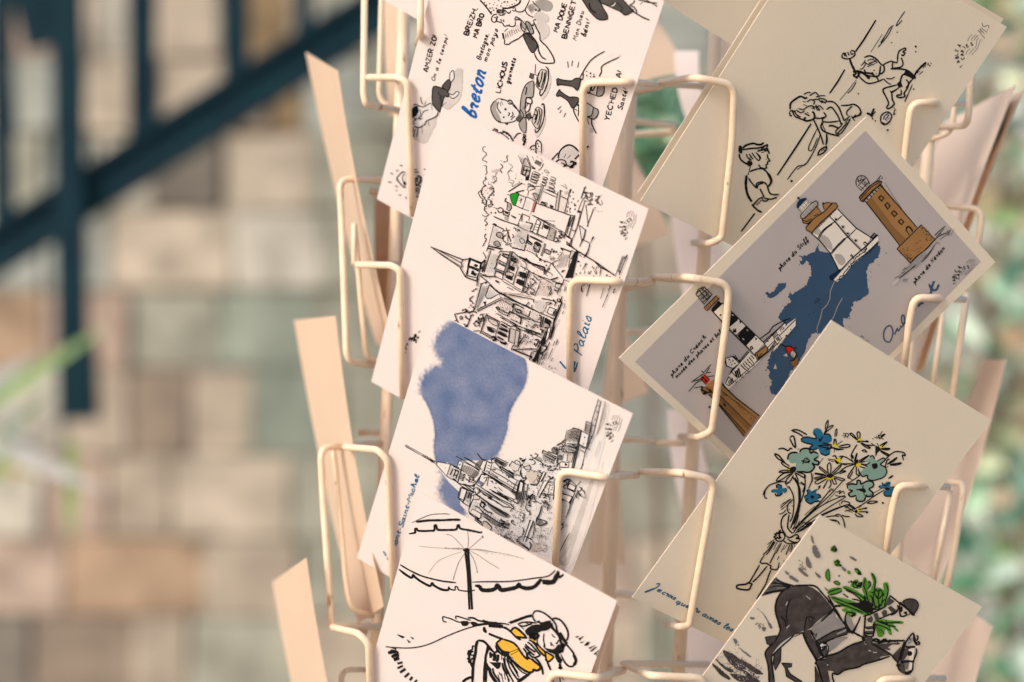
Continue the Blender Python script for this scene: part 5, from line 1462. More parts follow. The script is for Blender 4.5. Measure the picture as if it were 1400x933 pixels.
# ------------------------------------------------------------------ three children card
K5 = Ink(R1)
V1 = (1060, 40, 5.833); V2 = (980, 130, 5.49); V3 = (1260, 10, 9.33); V4 = (850, 0, 2.5455)
draw(K5, V4, """
s k 1.9: 883,70 840,140 812,180;775,242 750,285 722,325
l k 1: 985,38 960,75 955,90 975,70;940,95 920,130 890,165;945,88 930,100 910,135 900,148 925,110
s x 1.2: 905,120 865,182;815,278 790,310 758,348
l k 1: 815,285 800,310 785,325
s k 2: 658,430 600,520 540,610
l k 1.2: 680,445 650,510 655,525 665,515 680,480;690,465 675,510 640,570 610,580 575,625;650,560 610,590
s k 2: 462,742 415,805
d k 1.1: 957,112 938,148 590,630 822,326 1022,162 1022,180 1012,265 925,452 1015,310
""")
draw(K5, V1, """
l k 1.5: 530,200 530,225 560,235 600,230 630,205 625,175 600,170
l k 1.3: 530,200 545,190 550,215;555,185 560,210 570,215;575,180 580,200 590,205;595,175 605,200 620,190
l k 2.2: 590,235 605,280 630,330 640,350
c k 1.8 7: 620,340 650,335 665,360 650,385 625,370 640,350
l k 2.8: 650,335 700,350 750,395
l k 1.5: 665,375 700,410 745,432 820,415 860,395;700,350 740,370 800,380 820,410
l k 1.6: 705,225 750,212 800,235 840,280 860,290 865,330 840,355 825,340
l k 1.8: 705,320 720,345 770,355 790,375 820,370 830,340 835,290
l k 1: 680,290 700,270 715,245;670,315 690,315 710,290 720,260;730,250 760,240 790,250 810,270;740,270 780,260 800,250;730,300 760,285 780,280;700,260 740,280 770,260
c x .8 8: 750,240 800,240 800,270 770,280
d k 1: 785,328 770,350 800,355
l k 1.5: 850,290 880,270 920,255 935,260 960,265 970,270;935,260 930,290 935,310
l k 1.5: 970,265 975,200 990,170 1030,150 1035,165 1015,180 1030,190 1015,210 1000,200;1000,225 1015,270 1000,300 940,310
l k 1.8: 915,315 980,315 1050,325
l k 1.2: 860,395 890,425 920,440;880,390 920,395 950,380
f k: 1040,325 1100,370 1100,400 1070,385 1020,360 1030,340
l k 2: 1050,325 1105,375 1110,395
l k 1.7: 1095,395 1065,430 1050,470 1025,510 1030,535 1000,545 970,540 970,525 1000,520 1000,480
l k 1.8: 1060,370 1020,360 1000,390 995,430 1010,460
f k: 970,430 1000,415 1000,460 985,470 930,510 920,495 975,465
l k 1.7: 980,440 920,455 870,470 855,490 880,540 900,590 885,625 905,632 935,610 945,590 930,560 925,510 910,490
l k 1.6: 1040,400 1060,430 1040,470
D k 1.6 26: 1110,330 1190,255 1210,275 1120,360
l k 2: 1105,375 1130,330 1200,262
D k 1.4 9: 1210,270 1235,255 1240,285 1215,300
l k 1.6: 1145,360 1175,335
l k 1.6: 520,608 580,605 620,598 660,620 680,660 670,690
l k 1: 940,620 960,650;950,640 940,680 955,670;1050,520 1030,580 1090,440
o v 2: 840,690 870,665 900,662 925,690 905,740 870,760 840,740
l k 1.4: 860,720 870,690 900,670;870,725 890,700 905,680;880,735 910,700;845,740 880,755 910,730
l k 2.2: 725,670 745,675 765,690;785,630 765,680 770,700;795,655 765,695;770,705 775,720
d k .9: 795,730 893,805
l k 1.5: 110,655 130,650 150,660;110,660 115,685 130,690;130,640 150,690 190,710 240,730;150,645 165,680 200,700
l k 2: 115,640 120,590 160,555 200,535 235,550 250,540
l k 1.3: 225,520 250,505 280,505;270,530 300,510 320,505 350,540;320,540 360,530 395,530;250,580 280,560 310,575 300,600;300,560 340,560 360,580;340,550 380,555 410,570;215,575 240,580;220,600 250,610;180,630 220,640 250,620 290,610 310,640;160,640 200,665 230,650;280,610 320,620 350,610 380,640;320,600 330,640 350,640 330,620;360,580 390,580 410,575;370,590 365,570 400,590;280,625 300,635
l k 2: 240,700 225,720 250,730 290,720 310,705 305,670 290,655
l k 1.5: 230,670 260,685 270,690;250,660 260,670;225,705 240,715
l k 1.6: 300,715 330,780 360,850 380,920;405,840 405,880 400,925
l k 1.6: 410,575 460,580 500,620 530,690 545,730;405,640 440,620 470,650 500,700 520,750
l k 1.5: 380,660 400,690 380,710 370,720 380,735 430,740 510,730
l k 1.8: 380,740 360,770 380,810 440,835 510,850;420,770 460,770 500,790
l k 1.5: 300,705 350,710 390,700
l k 1.4: 510,755 530,750 520,770 480,810 490,830 530,790 570,740;545,730 575,705 590,690;550,745 580,715;485,830 520,830 570,760 595,710;575,690 565,660 600,620 610,615
l k 2: 610,705 650,690 670,680 680,660;600,690 630,730;620,700 640,680
""")
draw(K5, V2, """
l k 1.6: 780,200 820,290;820,290 825,340 815,375
l k 1.6: 755,455 760,430 780,405 820,385 815,400;760,450 800,430 825,395;775,405 790,420;795,400 805,420
f k: 165,380 185,385 190,420 180,440 160,420
l k 2: 190,400 220,375 270,362 300,370 330,370 350,355
l k 1.6: 190,410 260,400 320,395 370,375;300,420 340,410 375,400 380,420;330,405 375,370 372,395;350,420 380,415 390,440
l k 1.8: 165,440 175,480 210,510 240,520
f k: 235,490 260,500 265,520 240,535 220,515
l k 1.3: 220,440 230,470 260,490;240,440 260,470 270,480;260,430 280,460 310,490 320,470 300,440;290,430 320,460 325,480;250,460 240,490;350,430 330,430
l k 1.5: 375,440 380,470 395,490 378,500 378,515 365,525 370,545 350,550 320,540;365,478 370,482
l k 1.4: 310,520 325,545 320,555;250,530 240,565
l k 1.6: 240,575 280,560 330,550 365,570 400,605;240,575 230,600
f k: 365,570 400,600 415,640 405,670 385,690 370,685 390,665 395,640 380,605
l k 1.5: 235,620 260,660 300,700;295,700 295,665 330,650 360,660 375,680;300,700 310,670 345,660
l k 2.6: 220,600 215,680 230,750 260,800
l k 1.6: 265,830 310,780 345,765;320,700 340,740 350,765;375,680 400,740 465,745;350,770 400,780 450,765;340,790 365,795 385,780
h k 1 12: 285,820 345,770 350,780 300,830
l k 2: 260,820 300,860 335,880
""")
K5.build('printed_children_drawing')
postmark(R1, V3, P_('505,750 465,695 450,640 440,600 445,550 480,490'), P_('520,655 515,605 520,560 545,515 580,490 635,470'),
         '585,435 600,390 640,345;628,430 645,390 690,350;665,430 685,390 722,358;562,605 580,560 620,525;600,600 640,550 690,500 700,430 722,390;630,612 690,550 720,500 740,430 765,410', h=4.2)
Kx = Ink(R1)
draw(Kx, V3, "s x .9: 715,290 805,400;720,300 760,320 740,275 800,340;750,260 830,320 840,280;")
draw(Kx, V3, "l x .9: 768,195 775,235 800,245 840,230 855,250 850,268")
Kx.build('signature')

# ------------------------------------------------------------------ lighthouse card
Kg = Ink(R2, .00005); Kg.fill([(1183, 179), (1341, 358), (1049, 661), (868, 495)], INK['P'], smooth=False, off=0); Kg.build('printed_grey_ground')
H1 = (1150, 225, 7.773); H2 = (1060, 255, 6.664); H3 = (945, 380, 5.83); H4 = (990, 420, 7.78); H5 = (900, 480, 7.18); H6 = (1020, 320, 4.24); H7 = (1180, 340, 6.667)
Km = Ink(R2, .00009)
def coast(src, rough):
    Km.fill([(H6[0] + a / H6[2], H6[1] + b / H6[2]) for a, b in P_(src)], INK['s'], smooth=False, off=0, rough=rough)
coast('305,125 330,128 350,122 405,98 416,62 420,100 450,105 480,110 560,150 640,160 690,110 740,60 770,52 778,90 770,130 740,160 705,190 698,230 705,290 712,345 670,380 622,398 605,460 592,492 562,487 565,540 500,560 430,585 405,572 378,582 350,640 345,670 300,760 262,790 245,830 190,940 150,930 135,900 150,850 130,830 140,800 120,770 135,720 150,680 180,660 230,600 262,560 215,510 186,490 190,475 222,420 262,390 245,370 255,328 268,350 310,325 350,300 355,270 378,240 375,190 350,155 325,182 310,165 322,148', .75)
coast('110,345 122,335 135,348 160,330 190,288 235,283 230,310 190,345 150,375 125,365', .6)
for (x, y, q) in ((308, 90, 4), (308, 180, 5), (412, 72, 4), (722, 220, 4), (725, 250, 5), (712, 268, 4), (812, 112, 5), (768, 180, 3), (600, 490, 5), (598, 540, 3), (100, 862, 3), (110, 395, 3), (115, 790, 5), (212, 415, 3)):
    Km.dots([(H6[0] + x / H6[2], H6[1] + y / H6[2])], q / 4.24 * .8, INK['s'])
draw(Km, H6, "p P: 158,782 170,752 178,782;215,705 235,690 240,712")
Km.build('printed_island_map')
Kl = Ink(R2, .00014); Kl.fat = 1.15
draw(Kl, H6, """
s z .8: 512,275 488,330 485,375 470,410 440,440 430,490 410,545 415,575;558,370 530,420 515,460 500,495
s k .8: 405,375 430,378 420,390 400,388;395,400 410,395;365,470 370,462;385,460 395,450;425,400 430,410
l x .8: 70,0 70,0
D x .8 5: 80,850 120,850 120,930 80,930
l k .8: 665,600 670,590 685,605;690,612 715,625
""")
# tall ochre tower on its round plinth
draw(Kl, H1, """
p o: 262,400 430,215 805,670 620,860
p O: 262,400 320,340 480,560 700,780 620,860
u o: 500,560 540,600 720,740 690,790 520,620
s k 1.4: 262,400 350,510 620,860;430,215 450,260 600,430 805,670
q O 1.4: 205,385 190,350 240,300 300,230 370,180 430,180 420,215 330,280 230,400
f o: 240,310 360,200 410,190 300,290
s k 1.2: 200,370 320,240 430,175;215,395 330,290 435,190;190,345 300,225 410,165
s k 1.6: 270,360 285,375;300,320 325,345;325,290 350,320;350,265 380,290;380,240 405,262;405,220 435,245;245,385 270,405
l k 1.1: 165,230 155,180 180,130 220,118 260,135 290,180 300,210
s k 1: 165,230 220,280;180,225 250,160;210,270 290,190;175,140 190,200;220,120 200,180;260,140 210,190;200,230 240,265;225,200 270,240;250,180 285,215;170,180 250,150;240,190 265,225
s k 1: 370,180 420,115 440,145;380,160 395,170;400,140 410,160;440,150 425,150
s x .8: 460,190 540,320 650,480
q O 1.8: 395,355 420,330 455,355 430,390
q O 1.8: 460,430 490,405 520,440 495,475
q O 1.8: 530,515 560,490 595,525 565,555
q O 1.8: 605,605 635,580 665,610 640,640
d o .9: 425,360 492,440 562,522 636,610
l k 2: 690,690 700,665 730,670 760,715;690,690 720,750;680,700 700,710
""")
draw(Kl, (1150, 220, 5.488), """
q o 1.5: 418,660 600,480 705,590 520,770
f o: 460,680 600,540 680,600 540,730
D k .9 60: 430,670 500,640 540,750 510,770
D k .9 46: 590,490 640,500 700,590 640,600
D k .8 26: 500,640 600,560 650,640 560,700
l g 2.4: 430,870 500,800 560,740 600,700
u g: 520,800 600,710 640,690 620,730 560,800
u l: 380,920 420,880 440,885 400,930
u g: 460,890 490,880 500,890 470,910
l k 1.1: 520,770 560,720 640,660 700,590;700,560 730,530 780,490;700,590 740,560 790,540;710,570 770,510;740,590 780,560;430,885 500,830 560,780;600,760 650,710 700,630;450,840 480,830;455,820 500,800;400,880 430,865;620,730 690,650;470,800 490,810;720,560 750,540
l x .9: 780,560 800,520 790,560 815,520 800,560 825,505;820,560 845,510;700,630 720,610 735,625
""")
# white tower with the ochre galleries
draw(Kl, H2, """
p W: 340,430 560,205 735,380 870,465 790,590 600,760 575,770 500,610
p Q: 490,270 545,310 800,580 770,590 650,465
u Q: 400,480 440,440 500,500 520,570 480,570
u Q: 540,620 600,620 640,680 600,720 560,680
u Q: 340,420 380,380 410,400 400,440
s k 1.4: 325,425 400,490 500,610 580,770;565,205 735,380 880,470;490,270 550,330 660,460 790,590
l k 1.3: 385,470 430,400 500,345 550,315 610,262;392,482 440,405 520,340
l k 1.3: 500,610 550,550 620,480 660,458 735,385;510,615 560,555 640,475
p Q: 530,285 560,285 575,310 550,320;595,350 630,350 635,385 605,385;640,415 675,415 685,440 655,445;715,475 750,480 750,505 720,505
f k: 545,290 565,300 555,312 540,305
f k: 605,360 625,365 620,378 606,375
f k: 650,420 670,428 662,438 648,432
f k: 722,482 742,492 735,502 722,498
u k: 495,840 500,810 580,755 590,770 520,850
p n: 500,835 505,810 575,755 590,775 530,840
p W: 530,850 560,870 640,790 700,710 870,560 940,490 930,450 780,600 610,760
s k 1.6: 580,775 690,660 850,520 933,440
s k 1: 700,700 780,640 860,590 940,500
c k 1.2 8: 545,860 620,800 660,740 700,700 760,630 800,600 830,560
q o 1.4: 285,400 275,375 350,290 450,225 520,150 550,150 565,180 550,205 400,340 330,420
h k 1.3 13: 340,405 540,200 555,215 350,425
q o 1.3: 240,290 250,330 290,340 340,300 420,240 375,185 350,200 300,250
s k 1.2: 240,305 285,320 330,290;350,270 390,250
q o 1.2: 428,160 440,200 450,225 490,180 510,150 470,145
q Q 1.3: 225,265 235,290 260,290 385,170 385,145 370,130 310,160
h k .9 14: 230,265 375,135 385,165 250,290
h k 1.6 10: 250,290 385,165 388,185 265,300
q W 1: 200,195 275,110 320,160 245,240
h k .8 5: 200,195 245,240 320,160 275,110
h k .8 4: 200,195 275,110 320,160 245,240
p n: 190,190 195,150 220,115 275,100 285,115 205,200
d n 1.8: 208,105
d k 1.2: 435,155
s k 1.8: 680,635 690,620 715,650;800,515 815,505 840,530;860,470 900,425 920,440 880,480
h k 1.3 5: 865,470 910,430 920,445 880,480
h k 1 5: 780,590 840,540 830,580 800,600
s k 1: 680,630 710,660;800,520 830,550
""")
# black and white banded tower, long white buildings, small red lantern tower, brown tower
draw(Kl, H3, """
p W: 160,255 240,180 320,265 580,520 500,610 440,530
s k 1.4: 160,255 300,410 510,620;240,190 320,270 580,520
p k: 155,250 215,180 250,205 180,270
p k: 290,310 320,270 375,320 285,400 275,380 290,350
p k: 365,460 435,385 515,455 430,545
q o 1.3: 100,235 200,140 222,160 122,262
h k 1.3 7: 110,230 205,145 215,165 125,250
d k 1: 485,558 470,550 345,420 232,295
s k 1.8: 335,410 350,405 355,430 335,430 335,410;470,550 480,545 490,560 475,570 470,550;380,345 395,350 385,360;505,475 520,485 510,495
s w 1.4: 440,410 450,420;405,480 420,492;320,290 335,300
s k 1.5: 350,465 440,380;285,400 370,330
s k 1.3: 35,130 55,90 100,70 165,130 100,210 35,130;60,95 130,180;80,80 150,150;40,120 100,80;55,150 120,90;75,170 140,115;90,195 160,135
D k 1.2 30: 35,120 100,70 160,140 100,200
p W: 300,770 460,590 545,660 280,900 260,840
s k 1.2: 300,770 460,590;310,750 450,580;300,780 290,800 270,840 300,860
s k 1: 300,860 540,650
h k 2.4 5: 400,680 480,610 510,640 420,720
h k 2 5: 400,720 490,650 510,690 440,750
h k 2.2 6: 340,740 380,710 400,790 360,800
h k 2.2 4: 290,820 330,790 340,840 300,860
s k 1.6: 320,750 360,790;390,690 430,730;300,790 340,830
D k 1.2 30: 330,820 500,680 510,700 350,850
q o 1.3: 505,600 540,580 590,540 610,560 600,590 520,650
s k 1.2: 525,640 560,600;520,600 530,630
q W 1.1: 580,525 640,460 700,400 740,360 760,370 720,430 620,570 600,550
p W: 650,590 740,480 830,380 830,320 760,370 700,450
s k 1.4: 545,485 620,430 650,385 730,340 790,320;570,510 650,440 720,380 740,350 760,380;600,560 830,330
q W 1.3: 655,480 690,450 720,480 685,530
h k 2.4 3: 665,480 690,460 710,490 685,510
h k 2.2 4: 640,460 680,420 690,450 650,480
h k 2 3: 700,400 730,380 740,410 710,430
d k 1: 595,495 610,505 650,545 755,460 790,410
s k 1: 510,670 620,580 700,510
q W 1.2: 270,640 325,625 380,680 330,720 280,700
s k 1.4: 250,600 270,630;265,660 280,700 300,705;330,620 350,640 390,665;345,615 375,660
d k 1: 300,650 310,670 330,660 320,690 345,680
""")
draw(Kl, H4, """
p R: 650,430 670,480 690,490 745,440 740,420 690,410
s k 1.6: 610,395 650,420 690,410 750,440 760,420;650,430 670,485
q W 1.2: 690,490 730,450 770,490 740,540 710,520
h k 1.4 4: 690,490 730,450 770,490 735,535
p O: 710,600 740,640 777,610 777,520 740,560 710,570
s k 1.6: 700,570 740,560 777,510
""")
draw(Kl, H5, """
p o: 470,340 540,280 600,290 650,340 760,460 990,635 910,740 840,835 580,500 500,420
p O: 590,500 640,540 850,780 840,835 570,505
p O: 600,420 680,500 900,730 880,780 660,560 590,470
s k 1.6: 600,290 650,350 760,460 990,635;490,420 580,510 840,835
s k 1.1: 590,425 910,740;580,500 850,800
s k .9: 610,380 760,500 960,660
f O: 420,370 470,340 530,360 520,400 460,425 425,410
c k 1.6 10: 430,350 420,380 460,400 440,420 490,400 520,390 470,370;500,410 520,430
p R: 410,265 450,225 505,285 465,325
s k 1.6: 410,265 465,325;430,245 485,305;450,230 500,280;420,250 440,270;450,280 470,300;410,240 440,225
s k 1.1: 295,395 370,310 440,270;320,305 410,240;440,210 515,130;420,190 450,220;470,210 515,205;350,360 430,345;480,250 545,240;460,225 480,190 500,160;330,295 380,285 420,265
p k: 630,515 645,505 665,530 650,545;585,455 595,450 598,465
s k 2.4: 492,555 510,540
D k 1 40: 720,470 790,500 960,680 900,700
D k .8 14: 610,390 690,440 700,450 620,410
""")
Kl.build('printed_lighthouses')
Tl = Ink(R2, .00014)
Tl = Ink(R2, .00014); wr(Tl, H2, 'phare du Stiff', (40, 765), (300, 490), 5.4, .95, 'k', slant=.2, gap=1.1); Tl.build('handwritten_words')
Tl = Ink(R2, .00014); wr(Tl, H7, 'phare de Kéréon', (470, 325), (745, 0), 5.2, .95, 'k', slant=.2, gap=1.1); Tl.build('handwritten_words')
Tl = Ink(R2, .00014); wr(Tl, (900, 370, 4.056), 'phare du Créac\'h', (75, 590), (265, 370), 5.0, .9, 'k', slant=.2, gap=1.1); Tl.build('handwritten_words')
Tl = Ink(R2, .00014); wr(Tl, (900, 370, 4.056), 'musée des phares et balises', (100, 598), (390, 300), 4.6, .85, 'k', slant=.2, gap=1.0); Tl.build('handwritten_words')
Tl = Ink(R2, .00014)
draw(Tl, H7, """
l s 1.5: 235,700 200,730 185,790 200,840 240,850 265,800 270,750 250,705 215,710
l s 1.5: 285,785 300,750 315,720;305,725 320,750 340,720;335,700 350,715 375,670 370,610 350,620 355,680 385,680 400,640;400,655 420,610 415,575
l s 2.2: 500,530 520,505 550,495;545,430 575,420 605,415 620,390 600,320;620,385 640,310 650,310;640,320 625,350 640,380 670,370 690,325
l s 1.4: 395,640 430,610 455,580 480,545
""")
Tl.build('blue_title')
postmark(R2, (1295, 345, 18.66), P_('190,790 175,715 170,635 190,560 225,480 310,385'), P_('265,660 285,580 325,495 375,425 445,395 530,375'),
         '490,300 510,240 620,170;545,295 590,230 690,175;590,305 640,240 720,210;350,575 400,500 475,455;415,570 500,500 590,410 620,330 700,270;440,590 540,510 640,420 660,350 745,300', h=3.9)
# ------------------------------------------------------------------ bouquet card
K6 = Ink(R3)
B1 = (1030, 560, 5.49); B2 = (990, 660, 5.83); B3 = (860, 760, 7.775)
draw(K6, B1, """
f C: 355,230 370,210 410,205 450,215 470,210 445,180 450,150 475,138 505,150 525,185 560,180 585,205 580,240 540,260 575,290 570,325 545,340 505,335 480,290 440,305 420,285 440,260 400,250 365,245
l k 1.5: 355,230 370,210 410,205 450,215 470,210 450,170;525,185 560,182 582,205;355,235 400,252 440,262 422,285 440,302 480,290;500,325 540,342 572,325
f c: 258,370 262,340 290,320 340,325 355,300 385,290 415,295 425,330 450,315 490,335 485,365 455,375 480,385 488,400 465,410 440,400 455,430 430,460 400,470 370,465 340,460 310,465 310,430 320,400 280,400
l k 1.8: 255,375 262,340 290,322 330,322;345,320 355,300 385,290 415,295 428,325 450,315 485,330;482,350 455,375 485,388 485,410 455,410 440,400 455,430 430,462 400,470 370,465 320,465
f Y: 250,440 285,430 290,460 265,465
f k: 270,440 300,425 320,440 305,470 280,475
l k 1.4: 275,445 230,420 208,400 225,395 270,425;280,455 220,455 190,468 230,470 280,465;285,470 220,480 170,530 200,530 260,490 290,480;295,475 250,520 240,555 270,540 300,490;310,475 330,520 330,540 310,530;310,470 360,500 385,510 380,485 330,470
l k 1.6: 155,330 190,345 235,400;155,330 180,365 230,395;185,297 220,290 260,310;270,210 300,200 315,280 295,265 270,215;280,158 320,150 360,165 400,188;290,160 330,175 370,200;260,310 275,290 290,295;330,300 340,290
l k 1.2: 560,75 540,110 538,150;560,80 555,120 540,165;600,115 560,130 530,175 545,165 600,120;525,172 540,180
f k: 590,280 640,290 680,295 640,305 610,300
f Y: 595,255 620,250 635,275 600,275
l k 1.4: 480,270 540,265 590,278;490,275 550,285 595,285;515,248 550,255 590,265;540,300 570,290 600,285;600,260 605,225 615,225 620,255;620,265 665,235;635,275 700,260 722,270 700,282 640,285;605,290 605,320
l k 1: 610,205 612,160 625,145 620,200;670,175 690,185 680,210;690,175 712,185 700,210;660,190 700,200
f Y: 770,225 800,205 810,230 785,245
f k: 780,235 800,230 800,245 775,245
l k 1.3: 780,230 730,190 722,178 740,180 780,225;785,220 775,180 785,165 797,180 795,215;805,235 860,240 840,230;805,245 850,265 910,265;800,250 850,285 875,285 850,270 810,250;775,260 750,300 730,340
f Y: 940,280 975,260 985,290 950,300
f k: 915,270 945,285 955,300 930,320 915,350 912,300
l k 1.4: 925,250 940,280;945,270 1000,240 960,280;955,290 1020,290 1000,300 955,295;950,305 1010,335 1000,342 950,312;880,250 910,270
l k 1.4: 890,215 900,220;905,205 925,215;920,195 930,215;935,185 945,215 985,180 950,200;965,160 940,200;960,215 975,220;810,310 830,300 850,320;820,315 840,318
f k: 725,340 745,340 750,365 735,365
f k: 755,385 780,370 785,400 770,430 755,410
f Y: 770,405 800,400 795,425 770,430
l k 1.3: 760,390 775,325 765,350 755,385;785,385 865,340 830,370 790,395;790,395 870,385 850,410 800,405;800,405 870,432 840,438 795,425;770,425 770,480 790,490 785,440;760,420 710,490 715,512 745,460;755,410 690,430 640,470;755,405 650,405 700,412;750,395 700,360 660,345;730,365 745,385;710,510 740,525
f Y: 600,370 640,360 660,385 620,400
f k: 600,370 620,380 640,400 620,405
l k 1.4: 555,368 600,375;560,378 600,390;590,350 610,345 625,370;640,350 665,350 650,370;650,395 640,400
f Y: 530,510 600,480 600,510 565,530
f k: 545,490 575,475 600,495 575,512 550,505
l k 1.2: 560,480 552,420 570,397 580,430 575,475;580,480 640,420 655,420 630,450 590,485;595,490 660,460 690,462 640,480;600,500 680,520 660,530 600,510;600,510 620,550 600,555 585,515;570,520 580,560 560,590;560,520 520,590 540,560;550,515 480,555 460,540 500,520 545,505;545,500 470,520 460,510 520,498;545,495 465,482 470,475 540,488;550,485 495,440 500,430 560,478
f c: 800,470 830,440 860,420 870,390 830,390 890,350 905,370 930,385 970,362 985,380 950,415 985,430 998,460 980,500 950,515 920,525 890,530 860,515 850,490 810,500
l k 1.4: 870,352 895,345 905,370;925,385 970,362 985,378 950,410 985,430 998,465 980,500 945,518 890,530 855,515 850,490 815,500 790,460
f k: 885,410 920,400 930,430 900,445
f c: 700,590 710,560 750,555 770,555 778,530 800,535 805,560 850,535 890,540 898,570 870,590 895,620 890,645 860,650 840,640 830,680 800,687 770,675 770,640 730,650 712,625 740,610
l k 1.7: 702,590 705,565 740,555 770,560 778,530 800,535 805,558 850,535 890,540 898,572 865,595 892,620 890,645 850,650 845,638 830,678 800,688 770,675 770,650;770,640 730,652 712,630 740,608 710,600
f k: 780,595 830,590 840,620 800,610
c k 1.6 8: 770,590 830,610;810,570 825,640
c k 1 8: 365,380 400,370 415,395 370,400;485,215 500,235 520,210
l k 1.2: 370,390 410,365;365,400 415,380;495,230 515,215
f C: 130,610 150,595 180,595 170,575 185,560 205,570 210,590 235,585 250,595 240,620 210,615 200,640 175,645 170,620 140,622
l k 1.4: 175,590 170,570 185,560 207,570 205,590;130,612 150,598;160,625 170,645 200,640 215,618;230,625 250,600
f C: 378,650 405,630 398,600 415,592 435,610 475,592 468,625 500,635 502,660 475,665 495,685 460,690 430,708 410,695 385,675
l k 1.4: 378,650 405,632 398,600;440,620 475,595;480,630 502,650 478,665;495,685 455,690 425,705 390,680 410,665
f k: 430,640 455,650 440,668 425,655
f C: 935,570 970,560 1000,540 1028,545 1025,575 1060,580 1082,605 1070,630 1040,650 1010,645 980,640 975,610 1000,595 950,590
l k 1.4: 935,570 950,590;960,545 985,570 1020,545;1040,575 1080,600 1070,635 1030,648 985,645 975,615
f k: 990,580 1020,590 1010,605 985,598
l k 1.2: 1010,518 1030,500 1045,495 1020,515;850,700 880,685 930,690 890,702 850,702;960,695 975,700 965,705;655,705 670,685 700,690 720,700 700,725 670,720;650,720 640,700
f Y: 765,760 790,735 800,760 775,775
f k: 755,760 775,750 780,770 765,775
l k 1.3: 755,765 700,730 690,740;760,750 715,715 735,720 765,745;785,735 810,720;785,750 850,735 830,745;790,765 855,765 840,775;780,775 820,800 780,800 760,780;690,750 740,770;660,790 690,800 720,800
l k 1.2: 610,790 640,785 670,820 685,885;565,825 620,830 645,860;580,830 640,840;540,805 600,795 640,800
l k 1.4: 70,640 95,590 130,560 200,540 240,540;70,640 85,600 80,650 100,668;240,540 260,545
l k 1.4: 980,380 1020,340 1060,315 1100,315 1130,325 1135,345 1115,340 1125,380;985,430 1000,380 1020,370;1000,410 1040,380 1075,358 1050,385 1010,405;1020,410 1105,398 1080,412 1020,415;990,430 1010,425
l k 1.8: 290,500 330,560 340,640 335,720 310,800 275,890;310,510 345,600 345,700 330,780 300,860
l k 1.3: 260,570 295,640 300,720 290,800 270,840;350,540 385,580 350,700;380,490 385,560 365,620;320,540 390,570;260,590 240,560
l k 1.1: 430,470 435,530 410,590;445,480 440,540;520,360 480,420;580,590 500,690 400,800 290,900;680,520 560,650 420,780 300,910;600,590 560,620;685,640 560,690 450,760 310,890;690,655 580,720 430,820 320,910;680,720 560,770 420,850 330,920;720,705 600,745 480,800;500,690 350,840;460,720 380,790;620,610 540,700;800,490 740,530 690,560;980,600 900,650 830,700 760,740 680,760;960,590 870,640;480,580 500,570 480,600
l k 1: 590,600 580,590 600,610;620,620 650,605 640,630 670,610 680,630;610,640 650,650 690,650
l k 1.2: 350,850 450,840;380,860 440,850 350,910;340,890 380,870
""")
draw(K6, B2, """
l k 1: 445,200 490,160 530,125;445,180 490,150;450,215 500,175;435,250 470,235 490,210;460,165 520,130;455,210 480,190
l k 1.3: 545,130 510,165 500,200 510,235 530,240;515,205 520,215;525,155 535,160;535,180 545,185
l k 1.5: 500,240 465,270 450,320 460,370 490,420;515,250 505,310 505,360 540,400
l k 1.6: 490,420 520,435 570,410 590,430 570,440 600,445 590,470 545,470 500,445
c k 1.5 8: 400,430 410,400 440,390 430,410 445,430 410,440
l k 1.4: 445,390 470,400 480,430 460,460 420,460 400,430;470,460 500,480 560,480 580,470;440,370 450,380
l k 1.2: 400,445 340,490;395,460 350,530 305,570;405,465 350,550 330,570;420,470 390,530;440,480 400,550;455,475 420,540 410,560;480,490 450,550;500,490 470,530;520,490 490,570 500,540;540,490 510,545;555,490 560,510;340,520 380,460;530,490 540,510 525,550
l k 1.4: 320,570 285,625 300,640 330,638 350,650 370,660 365,680 400,690 425,680 435,630;405,550 370,620 360,640;435,580 420,610;350,640 340,645
l k 1.5: 280,650 240,720 200,790 205,800 220,800;340,660 270,745 222,790;370,690 350,740 330,800 300,850 290,870 255,925
l k 1.8: 200,785 170,805 110,812 95,825 110,842 190,850 210,820 222,800
l k 1.2: 470,625 475,615
l k 1: 600,300 560,380 540,400;590,250 570,320 540,370;700,320 640,350 560,400;640,300 580,370
""")
K6.build('printed_bouquet_drawing')
T6 = Ink(R3)
draw(T6, B3, "l B 1.2: 285,300 325,295 300,330 230,365 165,388 200,370 270,345")
write(T6, 'e', (897, 807.5), (902, 810), 6.5, 1.0, INK['B'], slant=.3)
write(T6, 'crois', (904.5, 811.5), (922, 820), 6.5, 1.0, INK['B'], slant=.3, gap=.5)
write(T6, 'que,', (923, 824), (942, 832), 6.5, 1.0, INK['B'], slant=.3, gap=.5)
write(T6, 'tu', (947, 834), (955, 838), 6.5, 1.0, INK['B'], slant=.3, gap=.4)
write(T6, 'aimes', (959, 841), (983, 854), 6.8, 1.05, INK['B'], slant=.3, gap=.5)
write(T6, 'les', (988, 857), (1000, 863), 7.2, 1.05, INK['B'], slant=.3, gap=.5)
T6.build('handwritten_words')

